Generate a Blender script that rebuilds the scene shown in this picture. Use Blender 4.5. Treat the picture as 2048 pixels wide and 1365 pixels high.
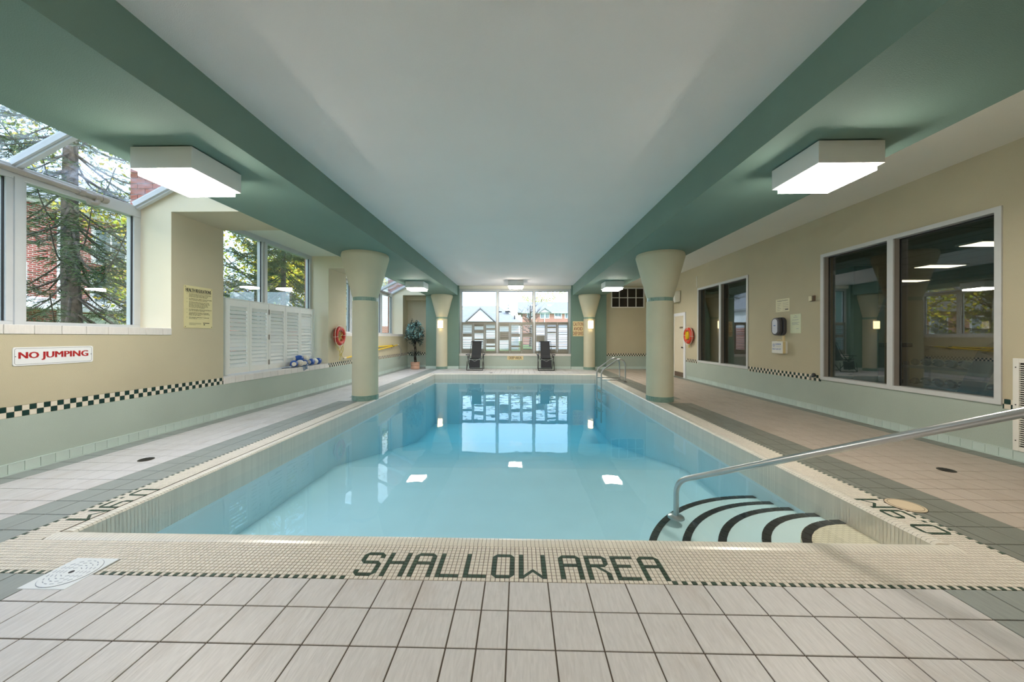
import bpy, math, random
from mathutils import Vector, Matrix
random.seed(11)
for _o in list(bpy.data.objects): bpy.data.objects.remove(_o)
S = bpy.context.scene
COL = S.collection
PI = math.pi

# ------------------------------------------------------------------ camera
cam = bpy.data.cameras.new('camera'); cam_o = bpy.data.objects.new('camera', cam); COL.objects.link(cam_o)
cam.sensor_width = 36; cam.sensor_fit = 'HORIZONTAL'; cam.lens = 692.3 / 2048 * 36
cam.shift_y = -7.85 / 2048; cam.clip_start = .02; cam.clip_end = 400
cam_o.matrix_world = Matrix.Translation((0, 0, 1.31)) @ Matrix.Rotation(.0216, 4, 'Z') @ Matrix.Rotation(PI / 2, 4, 'X') @ Matrix.Rotation(.0021, 4, 'Z')
S.camera = cam_o
# ------------------------------------------------------------------ light levels (tune here)
SKY = 3.3; SUN = 2.6; LAMP = 62.0; LAMPSIDE = 60.0; SCONCE = 9.0; GYMLAMP = 4.5; EXPO = 0.36
S.view_settings.view_transform = 'Standard'; S.view_settings.look = 'None'
S.view_settings.gamma = 1; S.view_settings.exposure = EXPO; S.view_settings.use_curve_mapping = False
S.cycles.max_bounces = 14; S.cycles.diffuse_bounces = 7; S.cycles.glossy_bounces = 5
S.cycles.transparent_max_bounces = 24; S.cycles.transmission_bounces = 8
S.cycles.sample_clamp_indirect = 6; S.cycles.caustics_reflective = False; S.cycles.caustics_refractive = False
# sky: soft blue with thin cloud, the same all round
W = bpy.data.worlds.new('sky'); S.world = W; W.use_nodes = True
nt = W.node_tree; nt.nodes.clear()
def N(t, kind, **kw):
    n = t.nodes.new(kind)
    for k, v in kw.items(): setattr(n, k, v)
    return n
tc = N(nt, 'ShaderNodeTexCoord'); sep = N(nt, 'ShaderNodeSeparateXYZ'); nt.links.new(tc.outputs['Generated'], sep.inputs[0])
ramp = N(nt, 'ShaderNodeValToRGB'); nt.links.new(sep.outputs['Z'], ramp.inputs[0])
ramp.color_ramp.elements[0].position = 0.0; ramp.color_ramp.elements[0].color = (.64, .84, 1, 1)
ramp.color_ramp.elements[1].position = .75; ramp.color_ramp.elements[1].color = (.34, .56, .95, 1)
e = ramp.color_ramp.elements.new(.2); e.color = (.55, .78, 1, 1)
noi = N(nt, 'ShaderNodeTexNoise'); noi.inputs['Scale'].default_value = 2.6; noi.inputs['Detail'].default_value = 6
nt.links.new(tc.outputs['Generated'], noi.inputs['Vector'])
r2 = N(nt, 'ShaderNodeValToRGB'); r2.color_ramp.elements[0].position = .47; r2.color_ramp.elements[1].position = .66
nt.links.new(noi.outputs['Fac'], r2.inputs[0])
mx = N(nt, 'ShaderNodeMixRGB'); nt.links.new(r2.outputs['Color'], mx.inputs['Fac']); nt.links.new(ramp.outputs['Color'], mx.inputs['Color1'])
mx.inputs['Color2'].default_value = (1, 1, 1, 1)
bg = N(nt, 'ShaderNodeBackground'); bg.inputs['Strength'].default_value = SKY; nt.links.new(mx.outputs[0], bg.inputs[0])
wo = N(nt, 'ShaderNodeOutputWorld'); nt.links.new(bg.outputs[0], wo.inputs[0])
sun = bpy.data.lights.new('sun', 'SUN'); sun.energy = SUN; sun.angle = .02; sun.color = (1, .95, .86)
sun_o = bpy.data.objects.new('sun', sun); COL.objects.link(sun_o)
sun_o.rotation_euler = Vector((-.62, .50, -.60)).to_track_quat('-Z', 'Y').to_euler()

# ------------------------------------------------------------------ materials
def lin(c):
    return tuple(((v / 255) / 12.92 if v / 255 <= .04045 else ((v / 255 + .055) / 1.055) ** 2.4) for v in c[:3]) + (1,)
def base_mat(name):
    m = bpy.data.materials.new(name); m.use_nodes = True
    return m, m.node_tree, m.node_tree.nodes['Principled BSDF']
def mat(name, rgb, rough=.6, var=.06, scale=6, bump=0, bscale=120, metal=0, spec=.5, rand=0, island=0, stretch=None):
    """plain surface: colour with a soft noise, optional fine relief, optional per-object / per-piece tone"""
    m, t, p = base_mat(name); c = lin(rgb)
    tcn = N(t, 'ShaderNodeTexCoord'); vec = tcn.outputs['Object']
    if stretch:
        mp = N(t, 'ShaderNodeMapping'); mp.inputs['Scale'].default_value = stretch; t.links.new(vec, mp.inputs[0]); vec = mp.outputs[0]
    n = N(t, 'ShaderNodeTexNoise'); n.inputs['Scale'].default_value = scale; n.inputs['Detail'].default_value = 5; t.links.new(vec, n.inputs['Vector'])
    hs = N(t, 'ShaderNodeHueSaturation'); hs.inputs['Color'].default_value = c
    mr = N(t, 'ShaderNodeMapRange'); mr.inputs['From Min'].default_value = .25; mr.inputs['From Max'].default_value = .75
    mr.inputs['To Min'].default_value = 1 - var; mr.inputs['To Max'].default_value = 1 + var; t.links.new(n.outputs['Fac'], mr.inputs['Value'])
    val = mr.outputs[0]
    for amt, src in ((rand, 'obj'), (island, 'isl')):
        if amt:
            g = N(t, 'ShaderNodeObjectInfo') if src == 'obj' else N(t, 'ShaderNodeNewGeometry')
            o = g.outputs['Random'] if src == 'obj' else g.outputs['Random Per Island']
            m2 = N(t, 'ShaderNodeMapRange'); m2.inputs['To Min'].default_value = 1 - amt; m2.inputs['To Max'].default_value = 1 + amt
            t.links.new(o, m2.inputs['Value'])
            mm = N(t, 'ShaderNodeMath', operation='MULTIPLY'); t.links.new(val, mm.inputs[0]); t.links.new(m2.outputs[0], mm.inputs[1]); val = mm.outputs[0]
    t.links.new(val, hs.inputs['Value']); t.links.new(hs.outputs[0], p.inputs['Base Color'])
    p.inputs['Roughness'].default_value = rough; p.inputs['Metallic'].default_value = metal; p.inputs['Specular IOR Level'].default_value = spec
    if bump:
        nb = N(t, 'ShaderNodeTexNoise'); nb.inputs['Scale'].default_value = bscale; nb.inputs['Detail'].default_value = 3; t.links.new(vec, nb.inputs['Vector'])
        b = N(t, 'ShaderNodeBump'); b.inputs['Strength'].default_value = bump; b.inputs['Distance'].default_value = .01
        t.links.new(nb.outputs['Fac'], b.inputs['Height']); t.links.new(b.outputs[0], p.inputs['Normal'])
    return m
def emit(name, rgb, strength):
    m = bpy.data.materials.new(name); m.use_nodes = True; t = m.node_tree; t.nodes.clear()
    e = N(t, 'ShaderNodeEmission'); e.inputs[0].default_value = lin(rgb); e.inputs[1].default_value = strength
    o = N(t, 'ShaderNodeOutputMaterial'); t.links.new(e.outputs[0], o.inputs[0]); return m
def thin_fresnel(t, ior):
    """the same mirror share whichever face of the sheet a ray meets"""
    g = N(t, 'ShaderNodeNewGeometry'); r = N(t, 'ShaderNodeMapRange'); r.inputs['To Min'].default_value = ior; r.inputs['To Max'].default_value = 1 / ior
    t.links.new(g.outputs['Backfacing'], r.inputs['Value']); fr = N(t, 'ShaderNodeFresnel'); t.links.new(r.outputs[0], fr.inputs[0]); return fr
def glass(name, tint=(.96, .98, .97), refl=1.0, dirt=0.0, ior=1.5):
    m = bpy.data.materials.new(name); m.use_nodes = True; t = m.node_tree; t.nodes.clear()
    tr = N(t, 'ShaderNodeBsdfTransparent'); tr.inputs[0].default_value = tint + (1,)
    gl = N(t, 'ShaderNodeBsdfGlossy'); gl.inputs['Roughness'].default_value = 0.0; gl.inputs[0].default_value = (refl, refl, refl, 1)
    fr = thin_fresnel(t, ior)
    mix = N(t, 'ShaderNodeMixShader'); t.links.new(fr.outputs[0], mix.inputs[0]); t.links.new(tr.outputs[0], mix.inputs[1]); t.links.new(gl.outputs[0], mix.inputs[2])
    out = mix.outputs[0]
    if dirt:
        tcn = N(t, 'ShaderNodeTexCoord'); n = N(t, 'ShaderNodeTexNoise'); n.inputs['Scale'].default_value = 2.2; n.inputs['Detail'].default_value = 8; n.inputs['Roughness'].default_value = .7
        t.links.new(tcn.outputs['Object'], n.inputs['Vector'])
        r = N(t, 'ShaderNodeMapRange'); r.inputs['From Min'].default_value = .45; r.inputs['From Max'].default_value = .75; r.inputs['To Max'].default_value = dirt
        t.links.new(n.outputs['Fac'], r.inputs['Value'])
        d = N(t, 'ShaderNodeBsdfTranslucent'); d.inputs[0].default_value = (.8, .82, .85, 1)
        m2 = N(t, 'ShaderNodeMixShader'); t.links.new(r.outputs[0], m2.inputs[0]); t.links.new(out, m2.inputs[1]); t.links.new(d.outputs[0], m2.inputs[2]); out = m2.outputs[0]
    o = N(t, 'ShaderNodeOutputMaterial'); t.links.new(out, o.inputs[0]); return m
def brickmat(name, c1, c2, mortar, w=.215, h=.075, msize=.012, rough=.8, offset=.5, axis='YZ', bump=.4):
    m, t, p = base_mat(name)
    tcn = N(t, 'ShaderNodeTexCoord'); sp = N(t, 'ShaderNodeSeparateXYZ'); cb = N(t, 'ShaderNodeCombineXYZ'); t.links.new(tcn.outputs['Object'], sp.inputs[0])
    t.links.new(sp.outputs[axis[0]], cb.inputs[0]); t.links.new(sp.outputs[axis[1]], cb.inputs[1])
    b = N(t, 'ShaderNodeTexBrick'); b.inputs['Color1'].default_value = lin(c1); b.inputs['Color2'].default_value = lin(c2); b.inputs['Mortar'].default_value = lin(mortar)
    b.inputs['Scale'].default_value = 1; b.inputs['Brick Width'].default_value = w; b.inputs['Row Height'].default_value = h; b.inputs['Mortar Size'].default_value = msize
    b.offset = offset; b.inputs['Mortar Smooth'].default_value = .1
    t.links.new(cb.outputs[0], b.inputs['Vector']); t.links.new(b.outputs['Color'], p.inputs['Base Color']); p.inputs['Roughness'].default_value = rough
    if bump:
        bp = N(t, 'ShaderNodeBump'); bp.invert = True; bp.inputs['Strength'].default_value = bump; bp.inputs['Distance'].default_value = .004
        t.links.new(b.outputs['Fac'], bp.inputs['Height']); t.links.new(bp.outputs[0], p.inputs['Normal'])
    return m
def floor_tile_mat(name, rgb, dark, var=.10):
    """stoneware with shallow slanted ripples, per-tile tone, and brownish wear"""
    m, t, p = base_mat(name)
    tcn = N(t, 'ShaderNodeTexCoord'); oi = N(t, 'ShaderNodeObjectInfo'); g = N(t, 'ShaderNodeNewGeometry')
    mp = N(t, 'ShaderNodeMapping'); mp.inputs['Scale'].default_value = (2.2, 1, 1); mp.inputs['Rotation'].default_value = (0, 0, .35)
    t.links.new(g.outputs['Position'], mp.inputs[0])
    mp2 = N(t, 'ShaderNodeMapping'); mp2.inputs['Scale'].default_value = (34, 5, 1); mp2.inputs['Rotation'].default_value = (0, 0, -.25); t.links.new(g.outputs['Position'], mp2.inputs[0])
    ad = N(t, 'ShaderNodeVectorMath', operation='ADD'); t.links.new(mp2.outputs[0], ad.inputs[0])
    cx = N(t, 'ShaderNodeCombineXYZ'); mu = N(t, 'ShaderNodeMath', operation='MULTIPLY'); mu.inputs[1].default_value = 40; t.links.new(oi.outputs['Random'], mu.inputs[0]); t.links.new(mu.outputs[0], cx.inputs[0])
    t.links.new(cx.outputs[0], ad.inputs[1])
    n1 = N(t, 'ShaderNodeTexNoise'); n1.inputs['Scale'].default_value = 2.2; n1.inputs['Detail'].default_value = 4; n1.inputs['Distortion'].default_value = .8; t.links.new(ad.outputs[0], n1.inputs['Vector'])
    n2 = N(t, 'ShaderNodeTexNoise'); n2.inputs['Scale'].default_value = 1.3; n2.inputs['Detail'].default_value = 6; n2.inputs['Roughness'].default_value = .65; t.links.new(mp.outputs[0], n2.inputs['Vector'])
    mr = N(t, 'ShaderNodeMapRange'); mr.inputs['From Min'].default_value = .3; mr.inputs['From Max'].default_value = .7; mr.inputs['To Min'].default_value = 1 - var; mr.inputs['To Max'].default_value = 1 + var * .6; t.links.new(n1.outputs['Fac'], mr.inputs['Value'])
    hs = N(t, 'ShaderNodeHueSaturation'); t.links.new(mr.outputs[0], hs.inputs['Value'])
    wr = N(t, 'ShaderNodeMapRange'); wr.inputs['From Min'].default_value = .52; wr.inputs['From Max'].default_value = .8; wr.inputs['To Max'].default_value = .55; t.links.new(n2.outputs['Fac'], wr.inputs['Value'])
    mix = N(t, 'ShaderNodeMixRGB'); mix.inputs[1].default_value = lin(rgb); mix.inputs[2].default_value = lin(dark); t.links.new(wr.outputs[0], mix.inputs[0])
    t.links.new(mix.outputs[0], hs.inputs['Color'])
    h2 = N(t, 'ShaderNodeHueSaturation'); m3 = N(t, 'ShaderNodeMapRange'); m3.inputs['To Min'].default_value = .94; m3.inputs['To Max'].default_value = 1.05
    t.links.new(g.outputs['Random Per Island'], m3.inputs['Value']); t.links.new(m3.outputs[0], h2.inputs['Value']); t.links.new(hs.outputs[0], h2.inputs['Color'])
    t.links.new(h2.outputs[0], p.inputs['Base Color']); p.inputs['Roughness'].default_value = .42
    b = N(t, 'ShaderNodeBump'); b.inputs['Strength'].default_value = .45; b.inputs['Distance'].default_value = .004
    t.links.new(n1.outputs['Fac'], b.inputs['Height']); t.links.new(b.outputs[0], p.inputs['Normal'])
    return m

M = {}
M['beige'] = mat('beige_wall_paint', (196, 187, 160), .85, .05, 1.3, .35, 160)
M['mint'] = mat('mint_wall_paint', (176, 189, 179), .8, .05, 1.5, .35, 160)
M['green'] = mat('green_beam_paint', (116, 142, 131), .75, .07, .9, .25, 140)
M['cream'] = mat('daylit_reveal_cream', (232, 222, 196), .8, .03, 2, .2, 150)
M['white'] = mat('white_ceiling_paint', (244, 235, 231), .9, .02, 1.2, .3, 170)
M['offwhite'] = mat('offwhite_ceiling_paint', (234, 230, 218), .9, .02, 1.2, .3, 170)
M['column'] = mat('column_stucco', (212, 206, 180), .8, .05, 2, .35, 170)
M['grout'] = mat('dark_grout', (84, 74, 64), .9, .15, 3)
M['tile'] = floor_tile_mat('beige_stoneware', (206, 203, 202), (170, 156, 142))
M['tilegreen'] = floor_tile_mat('grey_green_stoneware', (146, 152, 148), (112, 116, 106))
M['tilebrown'] = floor_tile_mat('brown_beige_stoneware', (184, 171, 159), (146, 128, 110)); M['greenbrown'] = floor_tile_mat('dark_grey_green_stoneware', (124, 126, 118), (98, 98, 88))  # right deck set: darker, browner tones of the same tiles
M['mosaic'] = mat('ivory_mosaic', (222, 214, 202), .35, .05, 1.2, island=.05)
M['mosaicgreen'] = mat('dark_green_mosaic', (52, 74, 60), .35, .1, 3, island=.18)
M['coping'] = mat('ivory_bullnose_tile', (226, 220, 208), .3, .06, 1.6, island=.04)
M['checkdark'] = mat('dark_green_wall_tile', (24, 52, 46), .25, .08, 8, rand=.12)
M['checklight'] = mat('cream_wall_tile', (232, 222, 205), .28, .03, 6, rand=.03)
M['basetile'] = mat('mint_base_tile', (200, 216, 210), .25, .04, 5, rand=.05)
M['silltile'] = mat('white_sill_tile', (224, 220, 216), .4, .05, 9, rand=.03, bump=.15, bscale=40, stretch=(1, 6, 1))
M['alu'] = mat('pale_aluminium', (206, 208, 208), .4, .04, 5, spec=.5)
M['aludark'] = mat('weathered_bronze_side', (150, 143, 134), .5, .06, 5)
M['gasket'] = mat('black_gasket', (22, 22, 24), .6)
M['glass'] = glass('window_glass')
M['skyglass'] = glass('dusty_skylight_glass', dirt=.3)
M['gymglass'] = glass('gym_window_glass', (.72, .74, .72), 1.0, ior=1.9)
M['shutter'] = mat('white_shutter_paint', (236, 236, 232), .45, .02, 5)
M['shutterfar'] = mat('shaded_white_shutter', (132, 128, 117), .5, .03, 5)  # white shutters against a bright window; their backlit shade is put into the colour
M['lampbox'] = mat('white_enamel', (232, 232, 230), .5, .02, 4)
M['diff'] = emit('lamp_diffuser', (255, 246, 233), LAMP)
M['diffside'] = emit('lamp_diffuser_side', (255, 246, 233), LAMPSIDE)
M['sconce'] = emit('sconce_diffuser', (255, 222, 160), SCONCE)
M['gymlamp'] = emit('gym_lamp_panel', (255, 236, 200), GYMLAMP)
M['steel'] = mat('brushed_steel', (200, 200, 200), .28, .04, 6, metal=1)
M['pvc'] = mat('grey_pvc', (172, 162, 150), .5, .06, 8)
M['signwhite'] = mat('sign_white', (236, 238, 240), .4, .01)
M['signcream'] = mat('sign_cream', (218, 208, 158), .5, .03, 8)
M['signtan'] = mat('sign_tan', (226, 208, 160), .5, .02)
M['red'] = mat('red_print', (170, 24, 24), .5, .02)
M['darkred'] = mat('dark_red_print', (128, 44, 30), .5, .02)
M['black'] = mat('black_print', (18, 18, 18), .5, .05)
M['ringred'] = mat('red_ring', (196, 52, 40), .5, .05)
M['ringorange'] = mat('orange_red_ring', (206, 62, 34), .45, .05)
M['rope'] = mat('white_rope', (226, 218, 200), .8, .08, 60)
M['yellow'] = mat('yellow_paint', (236, 200, 36), .4, .04)
M['ropeyellow'] = mat('pale_yellow_rope', (222, 206, 120), .8, .1, 40)
M['blackmetal'] = mat('black_tube', (28, 28, 30), .4, .05)
M['sling'] = mat('charcoal_mesh_fabric', (46, 48, 52), .8, .12, 90, .3, 300)
M['strap'] = mat('grey_strap', (150, 154, 158), .7)
M['terracotta'] = mat('pale_terracotta', (196, 158, 138), .85, .12, 9, .3, 60)
M['soil'] = mat('dark_soil', (44, 36, 30), .95, .2, 30)
M['bark'] = mat('dark_bark', (42, 36, 32), .9, .2, 20, .4, 60)
M['leaf'] = mat('dark_artificial_leaf', (44, 62, 56), .38, .2, 8, island=.55)
M['leafteal'] = mat('teal_leaf_highlight', (132, 176, 174), .4, .2, 8, island=.3)  # teal highlight put into the colour of the front, upper leaves
M['floatblue'] = mat('blue_float', (34, 84, 168), .35, .06, 9)
M['floatwhite'] = mat('white_float', (232, 226, 214), .4, .04, 9)
M['ropeblue'] = mat('blue_white_rope', (120, 146, 176), .7, .6, 60)
M['greyplastic'] = mat('dark_grey_plastic', (74, 74, 80), .35, .05)
M['lilac'] = mat('pale_front_plate', (206, 208, 220), .3, .02)
M['boxwhite'] = mat('white_tin', (236, 234, 226), .35, .02)
M['blue'] = mat('blue_print', (30, 96, 176), .5, .02)
M['paper'] = mat('notice_paper', (232, 226, 196), .7, .03)
M['papergreen'] = mat('pale_green_paper', (222, 226, 196), .7, .03)
M['door'] = mat('cream_door_paint', (224, 214, 192), .5, .02)
M['kick'] = mat('brown_kick_plate', (110, 94, 80), .5, .06)
M['dark'] = mat('dark_void', (30, 29, 28), .9)
M['darkglass'] = mat('dark_pane', (44, 38, 34), .15, .3, 3)
M['drain'] = mat('dark_drain_iron', (62, 58, 48), .5, .2, 60)
M['lidwhite'] = mat('white_plastic_lid', (226, 230, 232), .4, .02)
M['lidgrey'] = mat('lid_slot_grey', (150, 156, 168), .6)
M['lidtan'] = mat('beige_plastic_lid', (206, 188, 160), .5, .03)
M['plaster'] = mat('pale_blue_pool_plaster', (216, 234, 240), .6, .03, 2)
M['stepcream'] = mat('pale_step_plaster', (206, 226, 226), .6, .03, 3)
M['nosing'] = mat('black_step_tile', (24, 26, 30), .3, .08, 9, rand=.25)
M['band'] = brickmat('green_band_mosaic', (128, 160, 146), (108, 142, 130), (150, 172, 160), w=.026, h=.026, msize=.002, rough=.3, offset=0, axis='XZ', bump=.2)
M['stepmos'] = brickmat('cream_step_mosaic', (226, 220, 196), (220, 214, 190), (176, 168, 140), w=.05, h=.026, msize=.0022, rough=.4, offset=.5, axis='XY', bump=.1)
M['brick'] = mat('red_brick', (164, 86, 66), .85, .14, 14, .4, 60, rand=.22)
M['mortar'] = mat('grey_mortar', (160, 148, 138), .9, .1, 10)
M['townbrick'] = brickmat('townhouse_brick', (176, 84, 78), (150, 66, 60), (196, 184, 176), axis='YZ')
M['farbrick'] = brickmat('far_house_brick', (190, 112, 92), (176, 96, 78), (200, 180, 168), axis='XZ')
M['roof'] = mat('grey_shingles', (150, 149, 150), .9, .1, 3, .3, 30)
M['siding'] = brickmat('white_siding', (236, 236, 238), (232, 232, 236), (196, 198, 204), w=6, h=.16, msize=.006, axis='XZ', bump=.3)
M['trimwhite'] = mat('white_trim', (238, 240, 244), .5, .02)
M['pane'] = mat('far_window_pane', (120, 132, 140), .12, .25, .8)
M['grass'] = mat('lawn_grass', (108, 132, 64), .95, .25, 5, .4, 30)
M['concrete'] = mat('pale_concrete', (196, 194, 190), .9, .1, 3)
M['needle'] = mat('spruce_needles', (62, 80, 42), .7, .2, 6, island=.55)
M['sbark'] = mat('spruce_bark', (86, 77, 70), .95, .25, 18, .6, 40)
M['maple'] = mat('yellow_maple_leaf', (214, 190, 52), .7, .2, 4, island=.4)
M['mapleg'] = mat('lime_maple_leaf', (168, 184, 66), .7, .2, 4, island=.4)
M['darkleaf'] = mat('dark_hedge_leaf', (62, 78, 52), .8, .2, 4, island=.4)
M['gymwall'] = mat('gym_wall_paint', (200, 188, 158), .85, .04, 2)
M['gymceil'] = brickmat('gym_ceiling_tile', (196, 198, 196), (192, 194, 192), (140, 140, 140), w=1.2, h=.6, msize=.012, offset=0, axis='YX', bump=0)
M['gymfloor'] = mat('gym_blue_carpet', (58, 70, 84), .95, .1, 20)
M['navy'] = mat('navy_plastic', (34, 48, 72), .4, .05)
M['machine'] = mat('machine_black', (24, 24, 28), .4, .05)
M['machinegrey'] = mat('machine_silver', (150, 150, 150), .4, .04)
M['teal'] = mat('teal_pillar_paint', (88, 128, 120), .7, .05)
M['chrome'] = mat('dumbbell_chrome', (150, 150, 152), .25, .05, metal=1)
def plastic(name, rgb, tr_):
    m, t, p = base_mat(name); p.inputs['Base Color'].default_value = lin(rgb); p.inputs['Roughness'].default_value = .45
    d = N(t, 'ShaderNodeBsdfTranslucent'); d.inputs[0].default_value = lin(rgb); mx = N(t, 'ShaderNodeMixShader'); mx.inputs[0].default_value = tr_
    o = t.nodes['Material Output']; t.links.new(p.outputs[0], mx.inputs[1]); t.links.new(d.outputs[0], mx.inputs[2]); t.links.new(mx.outputs[0], o.inputs[0]); return m
M['louver'] = plastic('white_plastic_louvre', (240, 240, 238), .35)
# water: clear, absorbs red with depth; a mirror at grazing angles
def water_mat():
    m = bpy.data.materials.new('pool_water'); m.use_nodes = True; t = m.node_tree; t.nodes.clear()
    tr = N(t, 'ShaderNodeBsdfTransparent'); gl = N(t, 'ShaderNodeBsdfGlossy'); gl.inputs['Roughness'].default_value = .0
    tcn = N(t, 'ShaderNodeTexCoord'); mp = N(t, 'ShaderNodeMapping'); mp.inputs['Scale'].default_value = (1, .8, 1); t.links.new(tcn.outputs['Object'], mp.inputs[0])
    n = N(t, 'ShaderNodeTexNoise'); n.inputs['Scale'].default_value = 2.6; n.inputs['Detail'].default_value = 2; t.links.new(mp.outputs[0], n.inputs['Vector'])
    b = N(t, 'ShaderNodeBump'); b.inputs['Strength'].default_value = .05; b.inputs['Distance'].default_value = .03; t.links.new(n.outputs['Fac'], b.inputs['Height'])
    fr = thin_fresnel(t, 1.33)
    t.links.new(b.outputs[0], gl.inputs['Normal'])
    mix = N(t, 'ShaderNodeMixShader'); t.links.new(fr.outputs[0], mix.inputs[0]); t.links.new(tr.outputs[0], mix.inputs[1]); t.links.new(gl.outputs[0], mix.inputs[2])
    va = N(t, 'ShaderNodeVolumeAbsorption'); va.inputs[0].default_value = (.28, .80, .92, 1); va.inputs[1].default_value = .34
    o = N(t, 'ShaderNodeOutputMaterial'); t.links.new(mix.outputs[0], o.inputs[0]); t.links.new(va.outputs[0], o.inputs['Volume']); return m
M['water'] = water_mat()

# ------------------------------------------------------------------ mesh helpers
def worg(o):
    v = Vector((0, 0, 0))
    while o is not None: v += o.location; o = o.parent
    return v
class MB:
    def __init__(s): s.v = []; s.f = []; s.m = []
    def add(s, vs, fs, m=0):
        b = len(s.v); s.v += [tuple(p) for p in vs]; s.f += [tuple(i + b for i in f) for f in fs]; s.m += [m] * len(fs); return s
    def hexa(s, p, m=0):
        return s.add(p, [(3, 2, 1, 0), (4, 5, 6, 7), (0, 1, 5, 4), (1, 2, 6, 5), (2, 3, 7, 6), (3, 0, 4, 7)], m)
    def box(s, x0, x1, y0, y1, z0, z1, m=0):
        x0, x1 = min(x0, x1), max(x0, x1); y0, y1 = min(y0, y1), max(y0, y1); z0, z1 = min(z0, z1), max(z0, z1)
        return s.hexa([(x0, y0, z0), (x1, y0, z0), (x1, y1, z0), (x0, y1, z0), (x0, y0, z1), (x1, y0, z1), (x1, y1, z1), (x0, y1, z1)], m)
    def bar(s, a, b, w, h, up=(0, 0, 1), m=0):
        a = Vector(a); b = Vector(b); d = (b - a).normalized(); u = Vector(up); r = d.cross(u)
        if r.length < 1e-4: r = d.cross(Vector((1, 0, 0)))
        r.normalize(); u = r.cross(d).normalized(); r *= w / 2; u *= h / 2
        return s.hexa([a - r - u, a + r - u, a + r + u, a - r + u, b - r - u, b + r - u, b + r + u, b - r + u], m)
    def prism(s, pts, axis, a, c, m=0):
        """polygon pts (2D) extruded along axis from a to c"""
        def P(u, v, w): return {'x': (w, u, v), 'y': (u, w, v), 'z': (u, v, w)}[axis]
        n = len(pts); vs = [P(u, v, a) for u, v in pts] + [P(u, v, c) for u, v in pts]
        fs = [tuple(range(n))[::-1], tuple(range(n, 2 * n))] + [(i, (i + 1) % n, n + (i + 1) % n, n + i) for i in range(n)]
        return s.add(vs, fs, m)
    def tube(s, path, r, n=8, m=0, cap=True, closed=False):
        P = [Vector(p) for p in path]; k = len(P); rs = r if isinstance(r, (list, tuple)) else [r] * k
        rings = []; prev = None
        for i in range(k):
            if closed: d = P[(i + 1) % k] - P[i - 1]
            else: d = P[min(i + 1, k - 1)] - P[max(i - 1, 0)]
            d.normalize()
            if prev is None:
                u = d.cross(Vector((0, 0, 1)))
                if u.length < 1e-3: u = d.cross(Vector((1, 0, 0)))
            else: u = prev - d * prev.dot(d)
            u.normalize(); prev = u; w = d.cross(u)
            rings.append([P[i] + (u * math.cos(2 * PI * j / n) + w * math.sin(2 * PI * j / n)) * rs[i] for j in range(n)])
        vs = [p for q in rings for p in q]; fs = []
        for i in range(k if closed else k - 1):
            i2 = (i + 1) % k
            for j in range(n): fs.append((i * n + j, i * n + (j + 1) % n, i2 * n + (j + 1) % n, i2 * n + j))
        if cap and not closed: fs += [tuple(range(n))[::-1], tuple((k - 1) * n + j for j in range(n))]
        return s.add(vs, fs, m)
    def lathe(s, prof, c=(0, 0, 0), n=24, axis='z', m=0):
        vs = []; fs = []
        def P(r, h, a):
            x, y = r * math.cos(a), r * math.sin(a)
            return {'z': (c[0] + x, c[1] + y, c[2] + h), 'x': (c[0] + h, c[1] + x, c[2] + y), 'y': (c[0] + x, c[1] + h, c[2] + y)}[axis]
        for r, h in prof: vs += [P(r, h, 2 * PI * j / n) for j in range(n)]
        for i in range(len(prof) - 1):
            for j in range(n): fs.append((i * n + j, i * n + (j + 1) % n, (i + 1) * n + (j + 1) % n, (i + 1) * n + j))
        if prof[0][0] > 1e-5: fs.append(tuple(range(n))[::-1])
        if prof[-1][0] > 1e-5: fs.append(tuple((len(prof) - 1) * n + j for j in range(n)))
        return s.add(vs, fs, m)
    def ball(s, c, rx, ry, rz, n=12, k=8, m=0, rot=0):
        vs = []; fs = []; cr, sr = math.cos(rot), math.sin(rot)
        for i in range(k + 1):
            th = PI * i / k
            for j in range(n):
                a = 2 * PI * j / n; x = rx * math.sin(th) * math.cos(a); y = ry * math.cos(th); z = rz * math.sin(th) * math.sin(a)
                vs.append((c[0] + x * cr - y * sr, c[1] + x * sr + y * cr, c[2] + z))
        for i in range(k):
            for j in range(n): fs.append((i * n + j, i * n + (j + 1) % n, (i + 1) * n + (j + 1) % n, (i + 1) * n + j))
        return s.add(vs, fs, m)
    def build(s, name, mats, parent=None, smooth=False, bevel=0, seg=2, fixn=True):
        me = bpy.data.meshes.new(name); off = worg(parent) if parent else Vector((0, 0, 0))
        me.from_pydata([(x - off[0], y - off[1], z - off[2]) for x, y, z in s.v], [], s.f)
        for mm in (mats if isinstance(mats, (list, tuple)) else [mats]): me.materials.append(mm)
        if any(s.m): me.polygons.foreach_set('material_index', s.m)
        if smooth: me.polygons.foreach_set('use_smooth', [True] * len(me.polygons))
        me.update(); me.validate()
        o = bpy.data.objects.new(name, me); COL.objects.link(o)
        if parent: o.parent = parent
        if smooth:
            md = o.modifiers.new('edges', 'EDGE_SPLIT'); md.split_angle = .7
        if bevel:
            b = o.modifiers.new('bevel', 'BEVEL'); b.width = bevel; b.segments = seg; b.limit_method = 'ANGLE'
        return o
def rim(mb, plane, a0, a1, b0, b1, d0, d1, t, t2=None, m=0):
    """rectangular frame of four butted boxes; plane 'x': a=Y, 'y': a=X; b is Z"""
    t2 = t if t2 is None else t2
    for p, q, r_, s_ in ((a0, a0 + t, b0, b1), (a1 - t, a1, b0, b1), (a0 + t, a1 - t, b0, b0 + t2), (a0 + t, a1 - t, b1 - t2, b1)):
        if plane == 'x': mb.box(d0, d1, p, q, r_, s_, m)
        else: mb.box(p, q, d0, d1, r_, s_, m)
    return mb
def tag(o, label, cat, group=None):
    o['label'] = label; o['category'] = cat
    if group: o['group'] = group
    return o
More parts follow.
